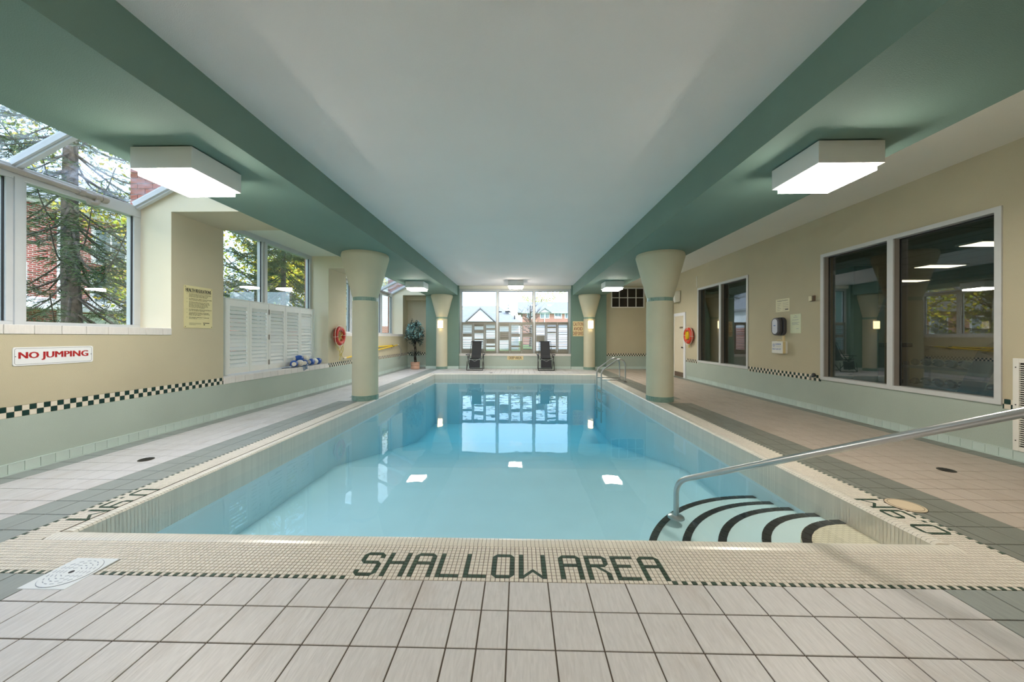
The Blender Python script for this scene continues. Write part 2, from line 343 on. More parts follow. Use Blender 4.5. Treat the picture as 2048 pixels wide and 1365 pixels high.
def thing(name, label, cat, loc=(0, 0, 0), group=None):
    o = bpy.data.objects.new(name, None); o.location = loc; o.empty_display_size = .1; COL.objects.link(o)
    return tag(o, label, cat, group)
def struct(o, kind='structure'): o['kind'] = kind; return o
def anchor(name, loc=(0, 0, 0)):
    o = bpy.data.objects.new(name, None); o.location = loc; COL.objects.link(o); o['kind'] = 'structure'; return o
def inst(name, mesh, parent, loc, rot=None, scale=None):
    o = bpy.data.objects.new(name, mesh); COL.objects.link(o); o.parent = parent; o.location = Vector(loc) - worg(parent)
    if rot: o.rotation_euler = rot
    if scale: o.scale = scale
    return o
def bez(pts, n=8):
    """round a polyline's inner corners: pts of (point, radius)"""
    out = []; k = len(pts)
    for i, (p, r) in enumerate(pts):
        p = Vector(p)
        if i in (0, k - 1) or r == 0: out.append(p); continue
        a = Vector(pts[i - 1][0]) - p; b = Vector(pts[i + 1][0]) - p
        a = p + a.normalized() * min(r, a.length * .49); b = p + b.normalized() * min(r, b.length * .49)
        for j in range(n + 1):
            t = j / n; out.append(a * (1 - t) ** 2 + p * 2 * t * (1 - t) + b * t * t)
    return out
FACE = {'left': (Vector((0, 1, 0)), Vector((1, 0, 0))), 'right': (Vector((0, -1, 0)), Vector((-1, 0, 0))), 'far': (Vector((1, 0, 0)), Vector((0, -1, 0)))}
def text(body, name, material, parent, face, center, height, width=None, bold=0.0, spacing=1.0, align='CENTER', depth=.001):
    """flat lettering standing on a wall; center in world, text fitted to height (of the block) and width"""
    cu = bpy.data.curves.new('t', 'FONT'); cu.body = body; cu.align_x = align; cu.space_line = spacing; cu.extrude = 0; cu.resolution_u = 2
    to = bpy.data.objects.new('t', cu); COL.objects.link(to); dg = bpy.context.evaluated_depsgraph_get()
    me = bpy.data.meshes.new_from_object(to.evaluated_get(dg)); bpy.data.objects.remove(to); bpy.data.curves.remove(cu)
    xs = [v.co.x for v in me.vertices]; ys = [v.co.y for v in me.vertices]
    w, h = max(xs) - min(xs), max(ys) - min(ys); cx, cy = (max(xs) + min(xs)) / 2, (max(ys) + min(ys)) / 2
    sy = height / h; sx = (width / w) if width else sy; R, Nn = FACE[face]; off = worg(parent) if parent else Vector((0, 0, 0))
    base = [tuple(v.co) for v in me.vertices]; polys = [tuple(p.vertices) for p in me.polygons]; bpy.data.meshes.remove(me); vs, fs = [], []
    k = 3 if bold else 1
    for i in range(k):
        dx = (i - (k - 1) / 2) * bold; b0 = len(vs)
        vs += [tuple(Vector(center) + R * ((x - cx + dx) * sx) + Vector((0, 0, (y - cy) * sy)) + Nn * (depth + i * .00012) - off) for x, y, z_ in base]; fs += [tuple(q + b0 for q in p) for p in polys]
    me = bpy.data.meshes.new(name); me.from_pydata(vs, [], fs); me.update()
    me.name = name; me.materials.append(material); o = bpy.data.objects.new(name, me); COL.objects.link(o)
    if parent: o.parent = parent
    return o
def plate(name, material, parent, face, center, w, h, t=.006, r=.012):
    R, Nn = FACE[face]; c = Vector(center); pts = []
    for sx, sz, a0 in ((1, 1, 0), (-1, 1, PI / 2), (-1, -1, PI), (1, -1, 1.5 * PI)):
        for j in range(4):
            a = a0 + j * PI / 6; pts.append((sx * (w / 2 - r) + r * math.cos(a), sz * (h / 2 - r) + r * math.sin(a)))
    n = len(pts); vs = [c + R * u + Vector((0, 0, v)) for u, v in pts] + [c + R * u + Vector((0, 0, v)) + Nn * t for u, v in pts]
    mb = MB().add(vs, [tuple(range(n))[::-1], tuple(range(n, 2 * n))] + [(i, (i + 1) % n, n + (i + 1) % n, n + i) for i in range(n)])
    return mb.build(name, material, parent)

# ================================================================== SETTING
XL, XR = -4.80, 5.31             # side walls
SO, CE = 3.028, 3.43             # beam soffit, ceiling
PX0, PX1, PY0, PY1 = -2.97, 2.63, 2.25, 12.10   # pool
WZ = -.165
Y0B, YF = -2.5, 14.2
# ---------------------------------------------------------------- floor
fl = MB()
for a in ((XL - .5, PX0 - .02, Y0B, 15), (PX1 + .02, XR + .2, Y0B, 15), (PX0 - .02, PX1 + .02, Y0B, PY0 - .02), (PX0 - .02, PX1 + .02, PY1 + .02, 15)):
    fl.box(*a, -.3, -.004)
floor = struct(fl.build('floor', M['grout']))
TP = .2053
cells = []     # x0,x1,y0,y1,kind
def rows(y0, y1):
    ys = [1.854]; 
    while ys[-1] < y1: ys.append(ys[-1] + TP)
    return [(a, min(b, y1)) for a, b in zip(ys, ys[1:]) if a < y1 - .03]
xs = sorted([-.309 - k * TP for k in range(0, 22)] + [-.18] + [-.0515 + k * TP for k in range(0, 26)])
xs = [x for x in xs if XL < x < XR]; xs = [XL] + xs + [XR]
fy = [1.854, 1.657] + [1.657 - TP * k for k in range(1, 11)]
for a, b in zip(xs, xs[1:]):
    if b - a < .03: continue
    xc = (a + b) / 2
    for y1, y0 in zip(fy, fy[1:]):
        g = (-3.69 < xc < -2.567) or (2.207 < xc < 3.43) or xc < -4.58 or xc > 5.10
        cells.append((a, b, y0, y1, 1 if g else 0))
MXL, MXR = -3.285, 2.955
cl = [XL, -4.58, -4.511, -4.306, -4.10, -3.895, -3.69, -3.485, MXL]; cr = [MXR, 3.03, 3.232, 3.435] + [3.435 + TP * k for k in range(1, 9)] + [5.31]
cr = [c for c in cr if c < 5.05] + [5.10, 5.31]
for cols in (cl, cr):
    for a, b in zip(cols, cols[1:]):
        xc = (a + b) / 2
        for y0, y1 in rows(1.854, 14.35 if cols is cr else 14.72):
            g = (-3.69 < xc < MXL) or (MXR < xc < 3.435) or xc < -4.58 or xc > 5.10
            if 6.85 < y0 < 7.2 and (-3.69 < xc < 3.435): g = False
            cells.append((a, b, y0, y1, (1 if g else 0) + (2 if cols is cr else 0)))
fxs = sorted([-.309 - k * TP for k in range(0, 15)] + [-.18] + [-.0515 + k * TP for k in range(0, 15)])
fxs = [MXL] + [x for x in fxs if MXL + .03 < x < MXR - .03] + [MXR]
for a, b in zip(fxs, fxs[1:]):
    for y0, y1 in zip([12.43 + TP * k for k in range(9)], [12.43 + TP * k for k in range(1, 9)] + [14.22]):
        cells.append((a, b, y0, y1, 0))
def px(x, y, z=0):
    d = x * -math.sin(.0216) + y * math.cos(.0216); r = x * math.cos(.0216) + y * math.sin(.0216)
    return (1024 + 692.3 * r / d, 674.65 - 692.3 * (z - 1.31) / d) if d > .2 else None
def seen_area(c):
    q = [px(*p) for p in ((c[0], c[2]), (c[1], c[2]), (c[1], c[3]), (c[0], c[3]))]
    if any(p is None for p in q): return 0
    if all(p[0] < 0 or p[0] > 2048 or p[1] > 1365 for p in q): return 0
    return abs(sum(q[i][0] * q[(i + 1) % 4][1] - q[(i + 1) % 4][0] * q[i][1] for i in range(4))) / 2
def tile_solid(mb, x0, x1, y0, y1, z0, z1, ch=.0015, m=0):
    a = ch; mb.add([(x0, y0, z0), (x1, y0, z0), (x1, y1, z0), (x0, y1, z0), (x0, y0, z1 - a), (x1, y0, z1 - a), (x1, y1, z1 - a), (x0, y1, z1 - a),
                    (x0 + a, y0 + a, z1), (x1 - a, y0 + a, z1), (x1 - a, y1 - a, z1), (x0 + a, y1 - a, z1)],
                   [(0, 1, 5, 4), (1, 2, 6, 5), (2, 3, 7, 6), (3, 0, 4, 7), (4, 5, 9, 8), (5, 6, 10, 9), (6, 7, 11, 10), (7, 4, 8, 11), (8, 9, 10, 11)], m)
GAP = .0032
cells.sort(key=lambda c: -seen_area(c))
meshes = {}
TM = [M['tile'], M['tilegreen'], M['tilebrown'], M['greenbrown']]
n_part = {k: 0 for k in range(4)}
rest = {k: MB() for k in range(4)}
for c in cells:
    k = c[4]; key = (round(c[1] - c[0], 3), round(c[3] - c[2], 3), k)
    if sum(n_part.values()) < 296 and seen_area(c) > 0:
        if key not in meshes:
            mb = MB(); w, h = c[1] - c[0], c[3] - c[2]
            tile_solid(mb, -w / 2 + GAP, w / 2 - GAP, -h / 2 + GAP, h / 2 - GAP, -.02, 0)
            me = bpy.data.meshes.new('floor_tile'); me.from_pydata(mb.v, [], mb.f); me.materials.append(TM[k]); meshes[key] = me
        inst('floor_tile', meshes[key], floor, ((c[0] + c[1]) / 2, (c[2] + c[3]) / 2, 0)); n_part[k] += 1
    else:
        tile_solid(rest[k], c[0] + GAP, c[1] - GAP, c[2] + GAP, c[3] - GAP, -.02, 0)
for k in range(4):
    o = rest[k].build('floor_tiling', TM[k], floor); o['kind'] = 'stuff'
# ---------------------------------------------------------------- mosaic border with lettering
G = .02566
FONT8 = {'S': "a###b #...# #.... c###b ....# ....# #...# c###d", 'H': "#...# #...# #...# ##### #...# #...# #...# #...#",
         'A': "a###b #...# #...# ##### #...# #...# #...# #...#", 'L': "#.... #.... #.... #.... #.... #.... #.... #####",
         'O': "a###b #...# #...# #...# #...# #...# #...# c###d", 'W': "#....# #....# #....# #....# #....# #.ab.# #adcb# #d..c#",
         'R': "####b #...# #...# ####d #.cb. #..cb #...# #...#", 'E': "##### #.... #.... ####. #.... #.... #.... #####"}
FONT7 = {'0': "a###b #...# #...# #...# #...# #...# c###d", '9': "a###b #...# #...# c#### ....# ....# c###d", 'm': "#....# #b..a# #cbad# #.cd.# #....# #....# #....#", '.': ". . . . . . #"}
light, dash, coping = MB(), MB(), MB()
letters = {}
g2 = .0016
def put(mb, x0, x1, y0, y1): tile_solid(mb, x0 + g2, x1 - g2, y0 + g2, y1 - g2, -.012, 0, .0012)
def tri(mb, p):
    c = Vector((sum(q[0] for q in p) / 3, sum(q[1] for q in p) / 3)); p = [(q[0] + (c[0] - q[0]) * .07, q[1] + (c[1] - q[1]) * .07) for q in p]
    mb.prism(p, 'z', -.012, 0)
def cell_draw(code, x0, x1, y0, y1, let, to_world=None):
    """code letters: which corner of the square is light"""
    if code == '.': put(light, x0, x1, y0, y1); return
    if code == '#': put(let, x0, x1, y0, y1); return
    A, B, C_, D = (x0, y0), (x1, y0), (x1, y1), (x0, y1)     # A near-left, B near-right, C far-right, D far-left
    dark = {'tl': (A, B, C_), 'tr': (A, B, D), 'bl': (B, C_, D), 'br': (A, C_, D)}[code]; lt = {'tl': (A, C_, D), 'tr': (B, C_, D), 'bl': (A, B, D), 'br': (A, B, C_)}[code]
    tri(let, dark); tri(light, lt)
CUT = {'a': 'tl', 'b': 'tr', 'c': 'bl', 'd': 'br'}
def seq(word_cols, font):
    out = {}
    for ch, col in word_cols:
        rws = font[ch].split()
        for r, line in enumerate(rws):
            for c, q in enumerate(line): out[(col + c, r)] = (q, (ch, col))
    return out
def letmb(key): return letters.setdefault(key, MB())
front = seq([('S', 0), ('H', 6), ('A', 12), ('L', 18), ('L', 24), ('O', 30), ('W', 36), ('A', 45), ('R', 51), ('E', 57), ('A', 63)], FONT8)
nx = int(round((MXR - MXL) / G)); X_S = MXL + round((-.934 - MXL) / G) * G; c0 = int(round((X_S - MXL) / G))
for i in range(nx):
    x0 = MXL + i * G; x1 = x0 + G
    for r in range(12):
        y0 = 1.854 + r * G; y1 = y0 + G
        q, key = front.get((i - c0, 8 - r), ('.', None)) if 1 <= r <= 8 else ('.', None)
        if -2.60 < (x0 + x1) / 2 < -2.345 and y1 < 1.99: continue
        if r == 0: put(dash if (i % 2 == 0 and not (c0 <= i < c0 + 68)) else light, x0, x1, y0, y1)
        elif q in CUT: cell_draw(CUT[q], x0, x1, y0, y1, letmb(('front',) + key))
        else: cell_draw(q, x0, x1, y0, y1, letmb(('front',) + key) if key and q == '#' else None)
side_r = seq([('0', 0), ('.', 6), ('9', 8), ('m', 14)], FONT7)
YSR, YSL = 2.372, 2.80
def side(sign):
    edge = MXR if sign > 0 else MXL; inner = (PX1 + .09) if sign > 0 else (PX0 - .09)
    ncol = int((abs(edge - inner)) / G); ny = int((12.43 - 2.162) / G)
    for j in range(ny):
        y0 = 2.162 + j * G; y1 = y0 + G
        for r in range(ncol):
            a = edge - sign * r * G; b = a - sign * G; x0, x1 = min(a, b), max(a, b)
            if sign > 0 and math.hypot((x0 + x1) / 2 - 3.017, (y0 + y1) / 2 - 2.77) < .117: continue
            if r == 0: put(dash if j % 2 == 0 else light, x0, x1, y0, y1); continue
            # row from the outer edge: r=1 plain, r=2..8 letters (bottom at the outer side)
            q, key = '.', None
            if 2 <= r <= 8:
                row = 6 - (r - 2); jj = int(round((2.372 - 2.162) / G)); jl = int(round((2.877 - 2.162) / G))
                col = (j - jj) if sign > 0 else (jl - j)
                q, key = side_r.get((col, row), ('.', None))
            if q in CUT:
                t, h = CUT[q][0], CUT[q][1]      # top is towards the pool, left of the word is near (right side) / far (left side)
                if sign > 0: code = {'tl': 'bl', 'tr': 'tl', 'bl': 'br', 'br': 'tr'}[t + h]
                else: code = {'tl': 'tr', 'tr': 'br', 'bl': 'tl', 'br': 'bl'}[t + h]
                cell_draw(code, x0, x1, y0, y1, letmb((sign,) + key))
            else: cell_draw(q, x0, x1, y0, y1, letmb((sign,) + key) if key and q == '#' else None)
side(1); side(-1)
for i in range(nx):
    x0 = MXL + i * G
    if x0 < PX0 - .09 or x0 + G > PX1 + .09: continue
    for r in range(9): put(light, x0, x0 + G, 12.195 + r * G, 12.195 + r * G + G)
light.build('mosaic_border', M['mosaic'], floor)['kind'] = 'stuff'
dash.build('mosaic_dashes', M['mosaicgreen'], floor)['kind'] = 'stuff'
for key, mb in letters.items():
    if mb.f: mb.build('mosaic_letter', M['mosaicgreen'], floor)
# ---------------------------------------------------------------- beams, ceilings
def beam(name, x0, x1, face):
    b = struct(MB().box(x0, x1, Y0B, YF, SO, 3.95).build(name, M['green']))
    xb = x1 if face > 0 else x0
    MB().box(xb - .002, xb + .0025 * face, Y0B, YF - .12, SO - .0025, SO + .055).build('corner_bead', M['green'], b)
    return b
beam('trim_1', -3.85, -2.55, 1); beam('trim_2', 2.175, 3.48, -1)
struct(MB().box(-2.55, 2.175, Y0B, 14.9, CE, CE + .3).build('ceiling', M['white']))
struct(MB().box(3.48, XR + .2, Y0B, 14.9, CE, CE + .3).build('ceiling', M['offwhite']))
# ---------------------------------------------------------------- left wall
BZ0, BZ1 = .535, .645
wl = MB(); TH = .5
wl.box(XL - TH, XL, Y0B, 14.8, 0, BZ0, 1)
for y0, y1 in ((Y0B, 5.51), (8.60, 14.8)):
    wl.box(XL - TH, XL - .004, y0, y1, BZ0, BZ1, 0); wl.box(XL - TH, XL, y0, y1, BZ1, 1.33, 0)
wl.box(XL - TH, XL, 5.51, 8.60, BZ0, BZ0 + .002, 1)
wl.box(-5.26, XL, 5.51, 8.60, BZ0, .625, 0)
slope = lambda x: 3.06 + (x + 5.26) * (3.79 - 3.06) / 1.41
for y0, y1 in ((Y0B, 0), (4.67, 5.51), (8.60, 9.48), (14.14, 14.8)):
    wl.prism([(XL - TH, 1.33), (XL, 1.33), (XL, SO), (-3.85, SO), (-3.85, slope(-3.85)), (-5.26, slope(-5.26)), (XL - TH, 3.04)], 'y', y0, y1, 2 if False else 0)
wall_left = struct(wl.build('wall_left', [M['beige'], M['mint'], M['cream']]))
# reveals carry a paler cream skin: window light put into the colour
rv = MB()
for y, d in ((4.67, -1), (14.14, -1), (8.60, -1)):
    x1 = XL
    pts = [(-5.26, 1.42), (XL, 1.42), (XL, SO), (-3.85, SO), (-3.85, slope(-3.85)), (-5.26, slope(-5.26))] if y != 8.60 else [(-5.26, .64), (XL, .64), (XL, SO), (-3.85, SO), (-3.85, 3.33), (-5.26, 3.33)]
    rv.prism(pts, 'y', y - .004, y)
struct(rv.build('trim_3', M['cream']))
struct(MB().box(-5.3, -3.85, 5.51, 8.60, 3.33, 3.6).build('ceiling', M['offwhite']))
# checker band tiles (two rows of 2 inch tiles)
CP = .0512
def tile_mesh(name, t, w, h, mt):
    mb = MB(); mb.box(-.004, t, -w / 2, w / 2, -h / 2, h / 2); me = bpy.data.meshes.new(name); me.from_pydata(mb.v, [], mb.f); me.materials.append(mt); return me
ck = [tile_mesh('wall_tile', .003, CP - .003, .0535 - .003, M['checklight']), tile_mesh('wall_tile', .003, CP - .003, .0535 - .003, M['checkdark'])]
def checker(parent, face, x, y0, y1, phase, parts_to):
    st = [MB(), MB()]; n = int((y1 - y0) / CP) + 1
    for i in range(n):
        a = y0 + i * CP; b = min(a + CP, y1)
        if b - a < .008: continue
        for r in (0, 1):
            z = BZ0 + .0015 + (r + .5) * .0535; dk = (i + r + phase) % 2
            if b <= parts_to and b - a > CP * .9:
                inst('wall_tile', ck[dk], parent, (x, (a + b) / 2, z), (0, 0, 0) if face > 0 else (0, 0, PI))
            else: st[dk].box(x - .004, x + .003 * face, a + .0015, b - .0015, z - .0252, z + .0252)
    for dk in (0, 1):
        if st[dk].f: st[dk].build('checker_band', [M['checklight'], M['checkdark']][dk], parent)['kind'] = 'stuff'
yk = 3.1376 - CP * 12
checker(wall_left, 1, XL - .004, yk, 5.51, 1, 5.56)
checker(wall_left, 1, XL - .004, 8.60, 14.78, 0, 0)
def baseboard(name, face, x, y0, y1, p, ph):
    t = MB().box(x - .002, x + .004 * face, y0, y1, 0, .104).build(name, M['mint']); struct(t)
    me = tile_mesh('base_tile', .010, p - .004, .096, M['basetile']); y = y0 + ph
    while y + p < y1:
        inst('base_tile', me, t, (x, y + p / 2, .055), (0, 0, 0) if face > 0 else (0, 0, PI)); y += p
    MB().box(x, x + .018 * face, y0, y1, 0, .012).build('cove_lip', M['basetile'], t); MB().box(x, x + .012 * face, y0, y1, .1, .108).build('top_lip', M['basetile'], t)
baseboard('baseboard_left', 1, XL, 2.36, 14.75, .1115, 0)
# ---------------------------------------------------------------- windows on the left
def sill(nm, y0, y1, z, depth, nose, first):
    t = anchor(nm, (XL, y0, z))
    MB().box(XL - depth, XL, y0, y1, z - nose, z - .006).build('sill_bed', M['grout'], t)
    y = first - .2053 * 30
    while y < y1:
        a, b = max(y, y0), min(y + .2053, y1); y += .2053
        if b - a < .02: continue
        MB().box(XL - .003, XL + .009, a + .0015, b - .0015, z - nose, z).build('sill_tile', M['silltile'], t, bevel=.003, seg=1)
        MB().box(XL - depth, XL - .006, a + .0015, b - .0015, z - .008, z).build('sill_tile', M['silltile'], t)
sill('trim_4', 0, 4.67, 1.42, .46, .09, 3.114); sill('trim_5', 9.48, 14.14, 1.42, .46, .09, 9.48); sill('trim_6', 5.51, 8.60, .64, .46, .108, 5.741)
WX = -5.26
def vwindow(nm, y0, y1, z0, z1, mulls, sloped):
    w = anchor(nm, (WX, y0, z0)); xs = [y0] + mulls + [y1]
    for y in xs:
        a, b = (y - .075, y + .075) if y not in (y0, y1) else ((y, y + .085) if y == y0 else (y - .085, y))
        MB().box(WX - .08, WX + .03, a, b, z0 + .045, z1 - .02).build('mullion', M['alu'], w, bevel=.004, seg=1)
        if y not in (y0, y1): MB().box(WX + .03, WX + .05, a + .05, b - .03, z0, z1).build('mullion_cap', M['alu'], w)
        MB().box(WX - .012, WX + .008, a - .008, a - .0005, z0 + .045, z1 - .02).box(WX - .012, WX + .008, b + .0005, b + .008, z0 + .045, z1 - .02).build('gasket', M['gasket'], w)
    MB().box(WX - .08, WX + .03, y0, y1, z0, z0 + .045).build('bottom_rail', M['alu'], w)
    MB().box(WX - .08, WX + .035, y0, y1, z1 - .02, z1 + (.13 if sloped else .07)).build('eave_beam' if sloped else 'top_rail', M['alu'], w, bevel=.006, seg=1)
    for a, b in zip(xs, xs[1:]):
        MB().box(WX - .005, WX + .001, a + .03, b - .03, z0 + .02, z1).build('pane', M['glass'], w)
    if sloped:
        d = Vector((1.41, 0, .73)).normalized(); nrm = Vector((-d.z, 0, d.x))
        for y in xs:
            yy = y + .05 if y == y0 else (y - .05 if y == y1 else y)
            A = Vector((WX + .02, yy, slope(WX + .02) + .03)); B = Vector((-3.85, yy, slope(-3.85) + .03))
            MB().bar(A, B, .09, .07).build('rafter', M['alu'], w)
            MB().bar(A - nrm * .045, B - nrm * .045, .045, .03).build('rafter_cap', M['alu'], w)
        for a, b in zip(xs, xs[1:]):
            mb = MB(); p = []
            for dz in (.05, .056):
                p += [(WX, a, slope(WX) + dz), (-3.85, a, slope(-3.85) + dz), (-3.85, b, slope(-3.85) + dz), (WX, b, slope(WX) + dz)]
            mb.hexa(p).build('skylight_pane', M['skyglass'], w)
        mb = MB(); mb.tube([(WX + .07, y0 + .3, z1 + .09), (WX + .07, y1 - .46, z1 + .05)], .03, 10)
        t = mb.build('pipe', M['pvc'], w, smooth=True)
        f = MB()
        for yy in (y1 - .69, y1 - .53, y1 - .46): f.tube([(WX + .07, yy - .03, z1 + .055), (WX + .07, yy + .03, z1 + .055)], .042, 10)
        f.tube(bez([((WX + .07, y1 - .53, z1 + .05), 0), ((WX + .09, y1 - .54, z1 - .03), .04), ((WX + .13, y1 - .66, z1 - .05), 0)], 4), .026, 8)
        f.build('pipe_fitting', M['pvc'], w, smooth=True)
vwindow('window_1', 0, 4.67, 1.42, 2.96, [1.15, 2.32, 3.487], True)
vwindow('window_3', 9.48, 14.14, 1.42, 2.96, [10.645, 11.81, 12.975], True)
vwindow('window_2', 5.51, 8.60, .64, 3.26, [7.0], False)
# ---------------------------------------------------------------- shutters
def shutter_unit(label, loc, along, n, z0, z1, width, material, gap_after=(), louver_angle=.5):
    """folding louvred panels along Y (left wall) or X (far wall)"""
    t = thing('window_shutter', label, 'shutter', loc); rnd = random.Random(len(label))
    lm = {}
    def P(u, v, z): return (loc[0] + v, loc[1] + u, z) if along == 'y' else (loc[0] + u, loc[1] - v, z)
    def bx(mb, u0, u1, v0, v1, za, zb):
        a, b = P(u0, v0, za), P(u1, v1, zb); return mb.box(a[0], b[0], a[1], b[1], za, zb)
    u = 0
    for k in range(n):
        p0 = u + .004; p1 = u + width - .004; u += width
        if k in gap_after: u += .04
        pn = bx(bx(bx(bx(MB(), p0, p0 + .05, 0, .028, z0, z1), p1 - .05, p1, 0, .028, z0, z1), p0 + .05, p1 - .05, 0, .028, z1 - .115, z1), p0 + .05, p1 - .05, 0, .028, z0, z0 + .105).build('panel', material, t)
        cnt = int((z1 - z0 - .24) / .0685); base = louver_angle + rnd.uniform(-.08, .08); closed = rnd.randint(3, cnt - 4) if rnd.random() < .6 else -1
        for i in range(cnt):
            z = z0 + .105 + .034 + (z1 - z0 - .22) * i / cnt + .004; ang = base + (rnd.uniform(-.08, .08))
            if i in (closed, closed + 1): ang = 1.45
            if along == 'x' and rnd.random() < .16: ang = 1.2
            ang = round(ang, 1); key = ang
            if key not in lm:
                mb = MB(); L = (width - .116) / 2; ca, sa = math.cos(ang) * .034, math.sin(ang) * .034; th = .0045
                if along == 'y': a, b = (-L, L); vs = [(ca, a, -sa - th), (ca, b, -sa - th), (0 + .0, b, -.003 - th * 1.6), (0, a, -.003 - th * 1.6)]
                if along == 'y': mb.hexa([(-ca, -L, sa - th), (ca, -L, -sa - th), (ca, L, -sa - th), (-ca, L, sa - th), (-ca, -L, sa + th), (ca, -L, -sa + th), (ca, L, -sa + th), (-ca, L, sa + th)])
                else: mb.hexa([(-L, -ca, -sa - th), (L, -ca, -sa - th), (L, ca, sa - th), (-L, ca, sa - th), (-L, -ca, -sa + th), (L, -ca, -sa + th), (L, ca, sa + th), (-L, ca, sa + th)])
                me = bpy.data.meshes.new('louver'); me.from_pydata(mb.v, [], mb.f); me.materials.append(M['louver'] if along == 'y' else material); lm[key] = me
            inst('louver', lm[key], pn, P((p0 + p1) / 2, .014, z))
    return t, u
tl, _ = shutter_unit('white folding plantation shutters with five louvred panels above low tiled sill', (-5.06, 5.855, .655), 'y', 5, .655, 1.96, .494, M['shutter'], louver_angle=1.08)
for z in (.8, 1.3, 1.8):
    MB().box(-5.03, -5.022, 6.83, 6.838, z - .05, z + .05).box(-5.03, -5.022, 6.85, 6.858, z - .05, z + .05).build('hinge', M['aludark'], tl)
MB().box(-5.1, -5.02, 5.80, 5.852, .645, 1.962).box(-5.1, -5.02, 8.335, 8.37, .645, 1.962).box(-5.1, -5.02, 5.80, 8.37, 1.9625, 1.978).build('shutter_frame', M['shutter'], tl)
# ---------------------------------------------------------------- far wall
YW = 14.27
WX0, WX1 = -2.497, 2.115
wf = MB()
for a, b in ((-3.86, WX0), (WX1, 3.545)): wf.box(a, b, YF, 14.85, 0, CE, 0)
wf.box(WX0, WX1, YW, 14.85, 0, .53, 1); wf.box(WX0, WX1, YW, 14.85, 3.30, CE, 2)
wall_far = struct(wf.build('wall_far', [M['green'], M['mint'], M['offwhite']]))
nb = MB(); nb.box(XL - .5, -3.85, 14.75, 14.9, .645, 3.1, 0); nb.box(XL - .5, -3.85, 14.75, 14.9, 0, .535, 1); nb.box(XL - .5, -3.85, 14.754, 14.9, .535, .645, 0); nb.box(XL, -3.85, 14.55, 14.9, 2.86, SO, 0); nb.box(XL, -3.85, 14.5, 14.9, SO, 3.9, 0)
niche = struct(nb.build('wall_niche', [M['beige'], M['mint']]))
fr = MB(); YR = 14.38
fr.box(3.54, XR + .2, YR, 14.85, .645, 2.53, 0); fr.box(3.54, XR + .2, YR, 14.85, 0, .535, 1); fr.box(3.54, XR + .2, YR + .004, 14.85, .535, .645, 0)
fr.box(3.54, 3.78, YR, 14.85, 2.53, CE, 0); fr.box(5.15, XR + .2, YR, 14.85, 2.53, CE, 0); fr.box(3.78, 5.15, YR, 14.85, 3.36, CE, 0)
wfr = struct(fr.build('wall_far_right', [M['beige'], M['mint']]))
def checker_x(parent, y, x0, x1, ph):
    st = [MB(), MB()]; i = 0; x = x0
    while x < x1 - .01:
        for r in (0, 1):
            z = BZ0 + .0015 + (r + .5) * .0535; st[(i + r + ph) % 2].box(x + .0015, min(x + CP, x1) - .0015, y - .003, y + .006, z - .0252, z + .0252)
        x += CP; i += 1
    for k in (0, 1): st[k].build('checker_band', [M['checklight'], M['checkdark']][k], parent)['kind'] = 'stuff'
checker_x(niche, 14.754, XL, -3.86, 0); checker_x(wfr, YR + .004, 3.55, XR, 0)
bb = MB().box(-3.87, WX0, YF - .012, YF, 0, .11).box(WX1, 3.55, YF - .012, YF, 0, .11).box(WX0, WX1, YW - .01, YW, 0, .11).box(3.55, XR, YR - .01, YR, 0, .11).box(XL, -3.86, 14.74, 14.75, 0, .11)
struct(bb.build('baseboard_far', M['basetile']))
# far window
w4 = anchor('window_4', (WX0, 14.4, .63))
MB().box(WX0, WX1, YW - .015, 14.6, .53, .628).build('sill', M['silltile'], w4)
rim(MB(), 'y', WX0 + .001, WX1 - .001, .629, 3.299, 14.36, 14.46, .10, .085).build('frame', M['alu'], w4)
for x in (-.915, .598): MB().box(x - .05, x + .05, 14.33, 14.455, .715, 3.213).build('mullion', M['alu'], w4)
for a, b in ((WX0 + .1, -.965), (-.865, .548), (.648, WX1 - .1)):
    MB().box(a, b, 14.41, 14.416, .69, 3.21).build('pane', M['glass'], w4)
    MB().box(a, a + .012, 14.37, 14.41, .715, 3.21).box(b - .012, b, 14.37, 14.41, .715, 3.21).box(a + .012, b - .012, 14.37, 14.41, 3.195, 3.21).build('gasket', M['gasket'], w4)
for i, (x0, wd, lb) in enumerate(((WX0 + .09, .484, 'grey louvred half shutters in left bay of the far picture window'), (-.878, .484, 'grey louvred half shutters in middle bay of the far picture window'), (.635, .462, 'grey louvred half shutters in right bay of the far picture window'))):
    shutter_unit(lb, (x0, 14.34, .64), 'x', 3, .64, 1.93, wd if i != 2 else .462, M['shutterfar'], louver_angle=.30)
# far right high window with grid
w5 = anchor('window_5', (3.78, YR, 2.53))
MB().box(3.82, 5.11, YR + .05, YR + .055, 2.57, 3.32).build('pane', M['darkglass'], w5)
f = rim(MB(), 'y', 3.78, 5.15, 2.53, 3.36, YR - .015, YR + .06, .04)
f.build('frame', M['boxwhite'], w5)
for k in (1, 2, 3): MB().box(3.78 + k * .3425 - .011, 3.78 + k * .3425 + .011, YR, YR + .05, 2.57, 3.32).build('glazing_bar', M['boxwhite'], w5)
MB().box(3.82, 5.11, YR + .002, YR + .048, 2.935, 2.957).build('glazing_bar', M['boxwhite'], w5)
